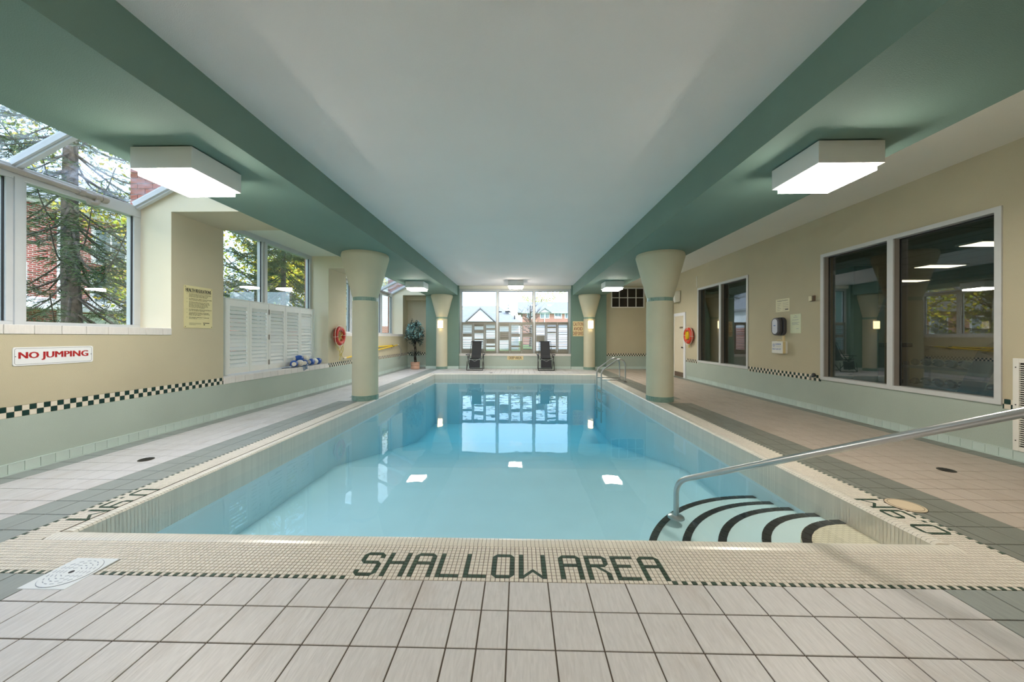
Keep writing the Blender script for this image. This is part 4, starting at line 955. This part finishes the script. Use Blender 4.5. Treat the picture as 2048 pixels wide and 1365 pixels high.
# ================================================================== DECK FITTINGS
def drain(x, y, lb):
    t = thing('floor_drain', lb, 'drain', (x, y, 0)); MB().lathe([(.066, 0), (.066, .004), (.057, .005)], (x, y, 0), 28).build('rim', M['drain'], t, smooth=True)
    mb = MB()
    for k in range(-3, 4):
        h = math.sqrt(.053 ** 2 - (k * .016) ** 2); mb.box(x - h, x + h, y + k * .016 - .004, y + k * .016 + .004, .005, .007)
    mb.build('grate', M['blackmetal'], t)
drain(-3.96, 3.59, 'round dark floor drain in beige tiles along left wall'); drain(4.23, 3.52, 'round dark floor drain in beige tiles on right deck')
drain(-3.02, 9.6, 'small far floor drain beyond the near left column'); drain(-1.03, 12.62, 'tiny floor drain before the far wall between the lounge chairs')
t = thing('skimmer_lid', 'beige round skimmer lid beside the painted depth mark on right deck', 'lid', (3.017, 2.77, 0))
MB().lathe([(.118, -.01), (.118, .002)], (3.017, 2.77, 0), 40).build('rim', M['grout'], t); MB().lathe([(.113, .0), (.113, .0035), (.10, .0045)], (3.017, 2.77, 0), 40).build('cover', M['lidtan'], t, smooth=True)
MB().tube([(3.017 + .098 * math.cos(a), 2.77 + .098 * math.sin(a), .0042) for a in [2 * PI * k / 40 for k in range(40)]], .0016, 4, closed=True).build('ring_groove', M['grout'], t)
lx0, lx1, ly0, ly1 = -2.60, -2.345, 1.735, 1.985; t = thing('skimmer_lid', 'square white plastic skimmer cover with slotted round lid at lower left', 'lid', ((lx0 + lx1) / 2, (ly0 + ly1) / 2, 0))
MB().box(lx0, lx1, ly0, ly1, -.01, .003).build('frame', M['lidwhite'], t, bevel=.002, seg=1); cxl, cyl = (lx0 + lx1) / 2, (ly0 + ly1) / 2
MB().lathe([(.116, .002), (.116, .0055), (.112, .0065)], (cxl, cyl, 0), 40).build('round_lid', M['lidwhite'], t, smooth=True)
mb = MB()
for rr in (.035, .055, .075, .095):
    n = int(rr * 2 * PI / .032)
    for k in range(n):
        a = 2 * PI * k / n; mb.bar((cxl + rr * math.cos(a) - .009 * math.sin(a), cyl + rr * math.sin(a) + .009 * math.cos(a), .0066), (cxl + rr * math.cos(a) + .009 * math.sin(a), cyl + rr * math.sin(a) - .009 * math.cos(a), .0066), .004, .001)
mb.build('slot_pattern', M['lidgrey'], t)['kind'] = 'stuff'
MB().lathe([(.012, .006), (.012, .0075)], (cxl, cyl, 0), 14).build('finger_hole', M['black'], t); MB().tube([(cxl + .1175 * math.cos(a), cyl + .1175 * math.sin(a), .0032) for a in [2 * PI * k / 40 for k in range(40)]], .0012, 4, closed=True).build('seam', M['lidgrey'], t)

# ================================================================== LOUNGE CHAIRS
def lounger(x, y, label, back):
    t = thing('lounge_chair', label, 'chair', (x, y, 0), 'folding mesh lounge chairs by the far window')
    T = lambda pts, r, name, m=M['blackmetal'], n=8: MB().tube([(x + a, y + b, c) for a, b, c in pts], r, n).build(name, m, t, smooth=True)
    for s_ in (-1, 1):
        T([(s_ * .31, -.34, .015), (s_ * .30, .22, .60)], .0125, 'leg'); T([(s_ * .29, .42, .015), (s_ * .31, -.16, .58)], .0125, 'leg')
        MB().box(x + s_ * .33 - .028, x + s_ * .33 + .028, y - .28, y + .26, .60, .63).build('armrest', M['blackmetal'], t, bevel=.008)
        T([(s_ * .29, -.30, .50), (s_ * .285, .08, .44), (s_ * .25, .25, .72), (s_ * .235, .46, 1.13)], .011, 'side_rail')
        T([(s_ * .31, -.34, .015), (s_ * .305, -.30, .36)], .009, 'front_post')
        T([(s_ * .27, -.31, .50), (0, -.335, .36)], .008, 'brace_strap', M['strap'])
    T([(-.31, -.34, .015), (.31, -.34, .015)], .0125, 'front_bar'); T([(-.29, .42, .015), (.29, .42, .015)], .0125, 'rear_bar')
    T([(-.235, .46, 1.13), (.235, .46, 1.13)], .014, 'top_bar')
    def sling(name, pts, w, th=.008):
        mb = MB(); k = len(pts); vs = []
        for b, c in pts: vs += [(x - w, y + b, c), (x + w, y + b, c), (x + w, y + b + th, c - th), (x - w, y + b + th, c - th)]
        fs = []
        for i in range(k - 1):
            for j in range(4): fs.append((i * 4 + j, i * 4 + (j + 1) % 4, i * 4 + 4 + (j + 1) % 4, i * 4 + 4 + j))
        fs += [(3, 2, 1, 0), tuple(4 * (k - 1) + j for j in range(4))]; mb.add(vs, fs); return mb.build(name, M['sling'], t)
    sling('backrest', [(.10, .46), (.20, .58), (.28, .74), (.38, .94), (.455, 1.125)], .195); sling('seat', [(-.31, .49), (-.15, .45), (0, .425), (.10, .46)], .23)
    sling('footrest', [(-.36, .12), (-.345, .2), (-.33, .34), (-.315, .42)], .21)
    MB().tube([(x - .21, y + .36, .99), (x + .21, y + .36, .99)], .0 + .028, 8).build('head_pillow', M['sling'], t, smooth=True) if back else None
lounger(-1.745, 13.78, 'black mesh lounge chair left of the DEEP AREA sign', 0); lounger(1.045, 13.80, 'black mesh lounge chair right of the DEEP AREA sign', 0)

# ================================================================== POTTED TREE
pxx, pyy = -4.22, 13.93; t = thing('potted_tree', 'artificial ficus tree in a coiled terracotta pot in far left niche', 'plant', (pxx, pyy, 0))
MB().lathe([(.145, 0), (.175, .03), (.18, .10), (.165, .135), (.172, .15), (.18, .20), (.172, .25), (.185, .265), (.185, .29), (.16, .292), (.155, .25), (0, .25)], (pxx, pyy, 0), 28).build('pot', M['terracotta'], t, smooth=True)
MB().lathe([(.155, .24), (.15, .262), (0, .27)], (pxx, pyy, 0), 20).build('soil', M['soil'], t)
rnd = random.Random(5); mb = MB()
for k in range(3):
    mb.tube([(pxx + .035 * math.cos(k * 2.1 + j * .55), pyy + .035 * math.sin(k * 2.1 + j * .55), .25 + j * .115) for j in range(9)], [.022 - .0011 * j for j in range(9)], 7)
br = []
for k in range(16):
    a = rnd.uniform(0, 2 * PI); z0 = rnd.uniform(1.0, 1.25); e = (pxx + math.cos(a) * rnd.uniform(.12, .26), pyy + math.sin(a) * rnd.uniform(.12, .26), rnd.uniform(1.25, 1.8)); br.append(e)
    mb.tube([(pxx, pyy, z0), ((pxx + e[0]) / 2, (pyy + e[1]) / 2, (z0 + e[2]) / 2 + .05), e], [.01, .007, .003], 5)
mb.tube([(pxx, pyy, .5), (pxx - .12, pyy - .1, .63)], .006, 5).tube([(pxx, pyy, .5), (pxx + .14, pyy - .05, .68)], .006, 5)
mb.build('trunk', M['bark'], t, smooth=True)
lf = [MB(), MB()]
def leaf(mb, c, L, w, rnd):
    d = Vector((rnd.uniform(-1, 1), rnd.uniform(-1, .6), rnd.uniform(-1.1, .5))).normalized(); u = d.cross(Vector((rnd.uniform(-.3, .3), rnd.uniform(-.3, .3), 1))).normalized(); n = u.cross(d); c = Vector(c)
    mb.add([c, c + d * L * .45 + u * w + n * .006, c + d * L, c + d * L * .45 - u * w + n * .006, c + d * L * .45 - n * .004], [(0, 1, 4), (1, 2, 4), (0, 4, 3), (4, 2, 3)])
for k in range(1150):
    a, b = rnd.uniform(0, 2 * PI), rnd.uniform(-1, 1); rr = rnd.uniform(.45, 1) ** .6; s_ = math.sqrt(1 - b * b)
    lump = 1 + .22 * math.sin(3 * a + 5 * b) ; wid_ = .41 * (1 - .35 * max(0, b)) ; q = (pxx + wid_ * lump * rr * s_ * math.cos(a), pyy + .30 * lump * rr * s_ * math.sin(a), 1.50 + .48 * lump * rr * b)
    if q[0] > -3.89: continue
    front_ = q[1] < pyy - .05 and q[2] > 1.3 and rnd.random() < .75
    leaf(lf[1] if front_ else lf[0], q, rnd.uniform(.08, .13), rnd.uniform(.017, .028), rnd)
for k in range(70): leaf(lf[0], (pxx + rnd.uniform(-.2, .22), pyy + rnd.uniform(-.12, .05), rnd.uniform(.55, .76)), .09, .018, rnd)
for k in (0, 1): lf[k].build('foliage', [M['leaf'], M['leafteal']][k], t, fixn=False)['kind'] = 'stuff'

# ================================================================== GYM BEHIND THE RIGHT WINDOWS
GX0, GX1, GY0, GY1, GZ, GC = Xo, 11.0, .6, 13.2, .14, 2.80
g = MB().box(GX1, GX1 + .15, GY0, GY1, GZ, GC, 0).box(GX0, GX1, GY0 - .15, GY0, GZ, GC, 0).box(GX0, GX1, GY1, GY1 + .15, GZ, GC, 0)
struct(g.build('wall_gym', M['gymwall'])); struct(MB().box(GX0, GX1 + .15, GY0 - .15, GY1 + .15, GC, GC + .2).build('ceiling_gym', M['gymceil'])); struct(MB().box(GX0, GX1 + .15, GY0 - .15, GY1 + .15, 0, GZ).build('floor_gym', M['gymfloor']))
for i, (x, y) in enumerate(((7.35, 5.53), (8.57, 7.25), (10.0, 9.1))):
    t = thing('gym_light', 'fluorescent ceiling panel in the gym, ' + ('nearest one at upper right of the large window', 'middle one above the dumbbell rack', 'farthest one')[i], 'light', (x, y, GC), 'gym ceiling panels')
    MB().box(x - .38, x + .38, y - .17, y + .17, GC - .03, GC).build('frame', M['boxwhite'], t); MB().box(x - .35, x + .35, y - .14, y + .14, GC - .034, GC - .03).build('diffuser', M['gymlamp'], t)
struct(MB().box(6.95, 7.45, 7.35, 7.95, GZ, GC).build('trim_7', M['teal']))
t = thing('treadmill', 'navy and black treadmill standing behind the large gym window', 'treadmill', (7.0, 4.75, GZ))
MB().box(6.55, 7.35, 3.6, 5.1, GZ + .03, GZ + .2).build('deck', M['machine'], t, bevel=.03); MB().prism([(4.75, GZ + .1), (5.5, GZ + .1), (5.45, GZ + .32), (5.15, GZ + .42), (4.8, GZ + .25)], 'x', 6.5, 7.4).build('motor_hood', M['navy'], t, bevel=.03)
for xx in (6.5, 7.33): MB().bar((xx + .03, 5.2, GZ + .3), (xx + .03, 4.95, GZ + .95), .07, .22, (0, 1, 0)).build('upright', M['navy'], t, bevel=.015)
MB().bar((6.92, 5.05, GZ + .96), (6.92, 4.80, GZ + 1.14), .84, .07).build('console', M['machine'], t, bevel=.02)
for xx in (6.54, 7.3): MB().tube(bez([((xx, 5.0, GZ + .92), 0), ((xx, 4.3, GZ + .92), .1), ((xx, 4.1, GZ + .6), 0)], 4), .025, 8).build('handrail', M['machine'], t, smooth=True)
rk = thing('dumbbell_rack', 'two shelf grey dumbbell rack inside the gym beside the treadmill', 'rack', (7.6, 6.3, GZ))
for yy in (5.75, 6.85): MB().box(7.45, 7.50, yy - .03, yy + .03, GZ, .86).box(7.85, 7.90, yy - .03, yy + .03, GZ, .95).box(7.4, 7.95, yy - .03, yy + .03, GZ, GZ + .05).build('side_frame', M['machinegrey'], rk)
for z in (.38, .74): MB().box(7.42, 7.92, 5.72, 6.88, z, z + .05).build('shelf', M['machinegrey'], rk)
for z, n in ((.43, 6), (.79, 6)):
    for k in range(n):
        y = 5.83 + k * .19; t = thing('dumbbell', ('chrome' if z < .5 else 'black') + ' dumbbell on the %s shelf of the gym rack, %s from the treadmill end' % ('lower' if z < .5 else 'upper', ('first', 'second', 'third', 'fourth', 'fifth', 'sixth')[k]), 'dumbbell', (7.67, y, z), 'dumbbells on the gym rack, ' + ('lower' if z < .5 else 'upper') + ' shelf')
        for a in (7.56, 7.74): MB().lathe([(.05, 0), (.062, .015), (.062, .05), (.05, .065)], (a - .03, y, z + .063), 14, 'x').build('head', M['chrome'] if z < .5 else M['machine'], t, smooth=True)
        MB().tube([(7.56, y, z + .063), (7.74, y, z + .063)], .015, 8).build('handle', M['steel'], t)
t = tag(MB().ball((9.3, 9.05, .62), .33, .33, .33, 24, 16).build('exercise_ball', M['machine'], smooth=True), 'large black exercise ball on a low stand in the gym', 'ball')
tag(MB().box(9.0, 9.6, 8.75, 9.35, GZ, .27).box(9.02, 9.58, 8.77, 9.33, .27, .288).build('ball_stand', M['machinegrey']), 'low grey stand under the exercise ball', 'stand')
t = thing('weight_machine', 'dark weight machine with padded bench and tall frame at the back of the gym', 'exercise machine', (8.2, 8.3, GZ))
MB().box(8.0, 8.06, 8.5, 8.56, GZ, 2.1).box(8.9, 8.96, 8.5, 8.56, GZ, 2.1).box(8.0, 8.96, 8.5, 8.56, 2.04, 2.1).build('frame', M['machinegrey'], t); MB().box(8.0, 9.0, 8.1, 8.4, 1.10, 1.2).build('bench_pad', M['machine'], t, bevel=.03); MB().box(8.4, 8.5, 8.15, 8.3, GZ, 1.1).build('post', M['machine'], t); MB().bar((8.1, 8.5, 1.5), (8.5, 8.3, 2.0), .05, .05).build('arm', M['machinegrey'], t)
t = thing('poster_frame', 'white notice in a green frame hanging inside the gym at left of large window', 'sign', (6.2, 7.1, .9))
MB().box(6.0, 6.4, 7.28, 7.31, GZ, 1.05).build('stand', M['teal'], t); MB().box(6.06, 6.34, 7.27, 7.28, .72, .98).build('sheet', M['signwhite'], t)
t = sign('notice', 'small white notice on the gym back wall left of the window reflection', 'right', (GX1, 8.05, 1.42), .3, .36, M['signwhite'], .002)
mb = MB()
for i, wd in enumerate((.06, .11, .05, .11, .1, .07)): mb.box(GX1 - .0072, GX1 - .006, 8.05 - wd, 8.05 + wd, 1.53 - i * .045, 1.545 - i * .045)
mb.build('print_lines', M['black'], t)

# ================================================================== OUTSIDE
GR = .1
struct(MB().box(-70, XL - .5, -40, 110, GR - .3, GR).box(XL - .5, 70, 14.95, 110, GR - .3, GR).build('lawn', M['grass']))
# brick piers just outside the left windows: every brick a piece
bm = bpy.data.meshes.new('brick'); _b = MB(); tile_solid(_b, -.1025, .1025, -.012, .02, -.0325, .0325, .001); _b.v = [(a, b, c) for a, b, c in _b.v]
_b2 = MB().box(-.1025, .1025, -.010, .03, -.0325, .0325); bm.from_pydata(_b2.v, [], _b2.f); bm.materials.append(M['brick'])
def brick_pier(y0, y1, label, detail):
    t = anchor('wall_brick_pier', (-5.4, y0, GR)); ya = y0 + .06
    pts = [(-5.44, GR), (-5.31, GR), (-5.31, 3.06), (-3.86, 3.82), (-3.86, 4.9), (-5.44, 4.9)]
    MB().prism(pts, 'y', ya, y1 - .05).build('core', M['mortar'], t)
    z = 1.2; c = 0
    while z < 4.6:
        x = -5.44 + (.0 if c % 2 == 0 else -.1075)
        while x < -3.95:
            a, b = max(x, -5.44), x + .205; lim = -5.31 if z < 3.02 else min(-3.87, -5.31 + (z - 2.98) * 1.93)
            b = min(b, lim)
            if b - a > .03: inst('brick', bm, t, ((a + b) / 2, ya, z + .0325), None, ((b - a) / .205, 1, 1))
            x += .215
        z += .075; c += 1
brick_pier(4.67, 5.51, 'red brick pier outside at the right edge of the nearest left window', 1)
brick_pier(8.60, 9.48, 'red brick pier outside at the right edge of the shuttered window', 1)
brick_pier(14.14, 14.9, 'red brick pier outside beyond the third left window', 1)
# trees
def spruce(x, y, H, r0, label, seed, z_from, dens):
    t = thing('spruce_tree', label, 'tree', (x, y, GR)); rnd = random.Random(seed)
    MB().tube([(x + .03 * math.sin(j), y + .03 * math.cos(j * 1.3), GR + H * j / 10) for j in range(11)], [r0 * (1 - j / 10.6) for j in range(11)], 12).build('trunk', M['sbark'], t, smooth=True)
    bb, nn = MB(), MB(); z = z_from
    while z < H * .92:
        n = 5 + (rnd.random() < .5)
        for k in range(n):
            a = rnd.uniform(0, 2 * PI); L = (H - z) * .30 * rnd.uniform(.65, 1.1); d = Vector((math.cos(a), math.sin(a), 0)); s_ = d.cross(Vector((0, 0, 1)))
            p = [Vector((x, y, z)) + d * (L * q) + Vector((0, 0, -L * .34 * math.sin(q * 2.4) + (.14 * L * q * q))) for q in [j / 7 for j in range(8)]]
            bb.tube(p, [.016 * (1 - j / 8) + .004 for j in range(8)], 4, cap=False)
            m = int(dens * L)
            for i in range(m):
                q = .15 + .85 * i / m; j = min(6, int(q * 7)); P0 = p[j].lerp(p[j + 1], q * 7 - j)
                for sd in (-1, 1):
                    tl_ = (.20 + .35 * (1 - q)) * rnd.uniform(.6, 1.1); dr = (d * rnd.uniform(.3, .9) + s_ * sd * rnd.uniform(.5, 1) + Vector((0, 0, rnd.uniform(-.8, .1)))).normalized()
                    for h in range(11):
                        c = P0 + dr * tl_ * (h / 11); u = Vector((rnd.uniform(-1, 1), rnd.uniform(-1, 1), rnd.uniform(-.7, .9))).normalized(); w = dr.cross(u).normalized() * .0065
                        e = c + (dr * .8 + u * .6).normalized() * rnd.uniform(.07, .13); nn.add([c - w, c + w, e], [(0, 1, 2)])
        z += rnd.uniform(.24, .42)
    bb.build('branches', M['sbark'], t); nn.build('needles', M['needle'], t)['kind'] = 'stuff'
spruce(-8.6, 6.45, 12.5, .15, 'dark spruce with thick trunk just outside the nearest left window', 3, 1.0, 10)
spruce(-9.2, 13.3, 12, .12, 'dark spruce seen above the white shutters', 8, 2.2, 24)
def broadleaf(x, y, H, R_, label, seed, m1, m2, n, zc=.62, leafsz=.16, bare=False):
    t = thing('leafy_tree' if not bare else 'bare_tree', label, 'tree', (x, y, GR)); rnd = random.Random(seed); bb = MB(); lv = [MB(), MB()]
    bb.tube([(x, y, GR), (x + .1, y, H * .3), (x, y + .1, H * .6), (x, y, H * .85)], [.16, .13, .09, .04], 8)
    for k in range(26 if bare else 18):
        a = rnd.uniform(0, 2 * PI); z0 = H * rnd.uniform(.25, .7); L = R_ * rnd.uniform(.6, 1); e = Vector((x + math.cos(a) * L, y + math.sin(a) * L, z0 + L * rnd.uniform(.4, 1.1)))
        mid = Vector((x, y, z0)).lerp(e, .5) + Vector((0, 0, -.15)); bb.tube([(x, y, z0), mid, e], [.05, .03, .008], 5)
        if bare:
            for q in range(6):
                s_ = mid.lerp(e, rnd.random()); bb.tube([s_, s_ + Vector((rnd.uniform(-.7, .7), rnd.uniform(-.7, .7), rnd.uniform(.2, .9)))], [.012, .004], 4)
    cl = [Vector((rnd.gauss(0, .5), rnd.gauss(0, .5), rnd.gauss(0, .42))) for _ in range(34)]
    for k in range(n):
        c = cl[rnd.randrange(34)] + Vector((rnd.gauss(0, .13), rnd.gauss(0, .13), rnd.gauss(0, .13))); P0 = Vector((x + c.x * R_, y + c.y * R_, H * zc + c.z * H * .42))
        if P0.z < GR + .6: continue
        u = Vector((rnd.uniform(-1, 1), rnd.uniform(-1, 1), rnd.uniform(-1, 1))).normalized(); v = u.cross(Vector((rnd.uniform(-1, 1), rnd.uniform(-1, 1), 1))).normalized(); s_ = leafsz * rnd.uniform(.6, 1.2)
        lv[k % 2].add([P0 - u * s_ * .5, P0 + v * s_ * .32, P0 + u * s_ * .5, P0 - v * s_ * .32], [(0, 1, 2, 3)])
    bb.build('branches', M['sbark'], t)
    for k in (0, 1):
        if lv[k].f: lv[k].build('foliage', (m1, m2)[k], t)['kind'] = 'stuff'
broadleaf(-15.0, 19.3, 9.5, 3.0, 'tall yellow maple filling the left pane above the shutters', 31, M['maple'], M['mapleg'], 9000)
broadleaf(-14.4, 13.6, 8.5, 2.3, 'yellow maple behind the spruce outside the nearest window', 21, M['maple'], M['mapleg'], 7000)
broadleaf(-14.0, 22.5, 9.5, 3.8, 'yellow green maple behind the shutters window, farther back', 22, M['maple'], M['mapleg'], 11000)
broadleaf(-11.6, 20.5, 8.0, 2.8, 'lime green tree at the right of the shutters window', 23, M['mapleg'], M['maple'], 8000)
broadleaf(-13.5, 3.0, 8, 3.0, 'yellow green maple mirrored in the gym window', 24, M['mapleg'], M['maple'], 7000, .62, .11)
broadleaf(4.2, 66, 10.5, 3.6, 'yellow treetop showing above the far brick house', 25, M['maple'], M['mapleg'], 4500, .62, .26)
spruce(-1.5, 45.5, 6.2, .1, 'small dark evergreen between the two far houses', 26, 1.6, 9)
broadleaf(1.3, 42, 6.0, 1.9, 'bare tree in front of the far brick house', 27, M['maple'], M['maple'], 24, .6, .10, True)
spruce(-8.4, 32, 10, .12, 'spruce whose branch tip shows at the left of the far window', 12, 2, 5)
# townhouses on the left
def house_window(parent, face, c, w, h):
    """face 'x+': wall faces +X, c is the centre"""
    if face == 'x': a = MB().box(c[0], c[0] + .06, c[1] - w / 2 - .09, c[1] + w / 2 + .09, c[2] - h / 2 - .09, c[2] + h / 2 + .09); f = a.build('window', M['trimwhite'], parent)
    else: f = MB().box(c[0] - w / 2 - .09, c[0] + w / 2 + .09, c[1] - .06, c[1], c[2] - h / 2 - .09, c[2] + h / 2 + .09).build('window', M['trimwhite'], parent)
    for s_ in (-1, 1):
        if face == 'x': MB().box(c[0] + .06, c[0] + .07, c[1] + s_ * w / 4 - w / 4 + .03, c[1] + s_ * w / 4 + w / 4 - .03, c[2] - h / 2, c[2] + h / 2).build('pane', M['pane'], f)
        else: MB().box(c[0] + s_ * w / 4 - w / 4 + .03, c[0] + s_ * w / 4 + w / 4 - .03, c[1] - .07, c[1] - .06, c[2] - h / 2, c[2] + h / 2).build('pane', M['pane'], f)
TX = -17.5
for i, (ya, yb, lb) in enumerate(((-6, .4, 'brick townhouse, first of the row, opposite the back of the pool room'), (.4, 6.6, 'brick townhouse, second of the row, mirrored in the gym glass'), (6.6, 12.8, 'brick townhouse seen left of the spruce trunk'), (12.8, 19.0, 'brick townhouse seen right of the spruce trunk'))):
    t = thing('townhouse', lb, 'house', (TX, (ya + yb) / 2, GR))
    MB().box(TX - 7, TX, ya, yb, GR, 6.4).build('wall', M['townbrick'], t)
    MB().prism([(TX + .5, 6.25), (TX - 3.5, 8.8), (TX - 7.5, 6.25)], 'y', ya, yb).build('roof', M['roof'], t)
    MB().box(TX, TX + .25, ya, yb, 6.1, 6.4).build('gutter', M['trimwhite'], t)
    for yy in (ya + 1.6, yb - 1.6): house_window(t, 'x', (TX, yy, 5.05), 1.1, 1.35); house_window(t, 'x', (TX, yy, 3.25 if i % 2 else 3.35), 1.2, 1.0)
    MB().prism([(TX + 1.3, 2.25), (TX + 1.3, 2.4), (TX, 2.75), (TX, 2.25)], 'y', ya + .3, yb - .3).build('porch_roof', M['trimwhite'], t)
    MB().box(TX, TX + .08, ya + .5, ya + 2.9, GR, 2.2).build('garage_door', M['trimwhite'], t); MB().box(TX, TX + .07, yb - 2.3, yb - 1.3, GR, 2.2).build('door', M['trimwhite'], t)
    MB().tube([(TX + .08, yb - .08, GR), (TX + .08, yb - .08, 6.1)], .05, 8).build('downpipe', M['trimwhite'], t)
# low houses beyond
t = thing('siding_house', 'white sided house with brick base seen through the third window', 'house', (-11, 30, GR))
MB().box(-15, -7.6, 26, 34, GR, 2.1).build('brick_base', M['farbrick'], t); MB().prism([(-15, 2.1), (-7.6, 2.1), (-7.6, 3.7), (-11.3, 6.2), (-15, 3.7)], 'y', 26.05, 34).build('siding', M['siding'], t)
MB().prism([(-15.4, 3.5), (-11.3, 6.3), (-7.2, 3.5), (-7.2, 3.65), (-11.3, 6.5), (-15.4, 3.65)], 'y', 25.7, 34.3).build('roof', M['roof'], t)
t = thing('low_house', 'pale house with brick wall low behind the shutters window', 'house', (-24, 30, GR))
MB().box(-30, -19, 27, 36, GR, 3.4).build('wall', M['farbrick'], t); MB().prism([(-30.5, 3.3), (-24.5, 6.2), (-18.5, 3.3)], 'y', 26.6, 36.4).build('roof', M['roof'], t)
for xx in (-27, -24, -21): house_window(t, 'y', (xx, 27, 2.3), 1.2, 1.2)
t = thing('gabled_house', 'grey roofed house with white gable left in the far window', 'house', (-2.5, 36, GR))
MB().box(-10, -.1, 35, 43, GR, 2.7).build('wall', M['siding'], t)
rf = MB(); A = [(-10.5, 34.3, 2.7), (.35, 34.3, 2.7), (.35, 43.5, 2.7), (-10.5, 43.5, 2.7)]; rd = [(-8, 38.5, 4.78), (-2.35, 38.5, 4.78)]
rf.add(A + rd, [(0, 1, 5, 4), (1, 2, 5), (2, 3, 4, 5), (3, 0, 4), (3, 2, 1, 0)]); rf.build('roof', M['roof'], t)
MB().prism([(-5.15, 2.85), (-2.55, 2.85), (-3.85, 4.05)], 'y', 34.0, 37.5).build('gable', M['siding'], t)
MB().prism([(-5.35, 2.78), (-3.85, 4.12), (-2.35, 2.78), (-2.35, 2.9), (-3.85, 4.26), (-5.35, 2.9)], 'y', 33.85, 37.6).build('gable_roof', M['roof'], t)
for xx, yy in ((-2.4, 36.8), (-1.5, 36.2)): MB().box(xx, xx + .5, yy, yy + .4, 3.9, 4.06).build('roof_vent', M['blackmetal'], t)
MB().tube([(-.5, 35.2, 2.9), (-.5, 35.2, 3.55)], .06, 8).build('vent_pipe', M['blackmetal'], t)
t = thing('garage', 'low white garage glimpsed through the right bay of the far shutters', 'garage', (5, 31, GR))
MB().box(1.2, 9.5, 30, 34, GR, 2.3).build('wall', M['siding'], t); MB().box(1.0, 9.7, 29.8, 34.2, 2.3, 2.42).build('roof', M['roof'], t)
for xx in (1.8, 5.4): MB().box(xx, xx + 3.0, 29.95, 30, GR, 2.0).build('garage_door', M['trimwhite'], t)
struct(MB().box(-9, 12, 16, 29.6, GR, GR + .02).build('driveway', M['concrete']))
t = thing('brick_house', 'red brick house with white windows right in the far window', 'house', (6, 56, GR))
MB().box(.5, 16, 55, 64, GR, 5.2).build('wall', M['farbrick'], t)
MB().prism([(54.5, 5.15), (59.5, 7.35), (64.5, 5.15)], 'x', -.3, 16.5).build('roof', M['roof'], t)
MB().box(.3, 16.2, 54.6, 54.9, 5.05, 5.25).build('gutter', M['trimwhite'], t)
for xx, w_ in ((1.6, .7), (3.6, .5), (4.4, .5), (6.1, 1.0), (7.6, .7), (10.4, .9)): house_window(t, 'y', (xx, 55, 4.72), w_, .75)
MB().prism([(3.2, 5.2), (4.8, 5.2), (4.0, 5.75)], 'y', 54.4, 57.0).build('gable', M['trimwhite'], t)
MB().prism([(3.0, 5.1), (4.0, 5.8), (5.0, 5.1), (5.0, 5.2), (4.0, 5.92), (3.0, 5.2)], 'y', 54.2, 57.1).build('gable_roof', M['roof'], t)
MB().tube([(3.95, 54.9, GR), (3.95, 54.9, 5.1)], .06, 8).build('downpipe', M['trimwhite'], t)
for xx in (1.9, 4.6): MB().box(xx, xx + .7, 57.6, 58.1, 6.5, 6.75).build('roof_vent', M['trimwhite'], t)
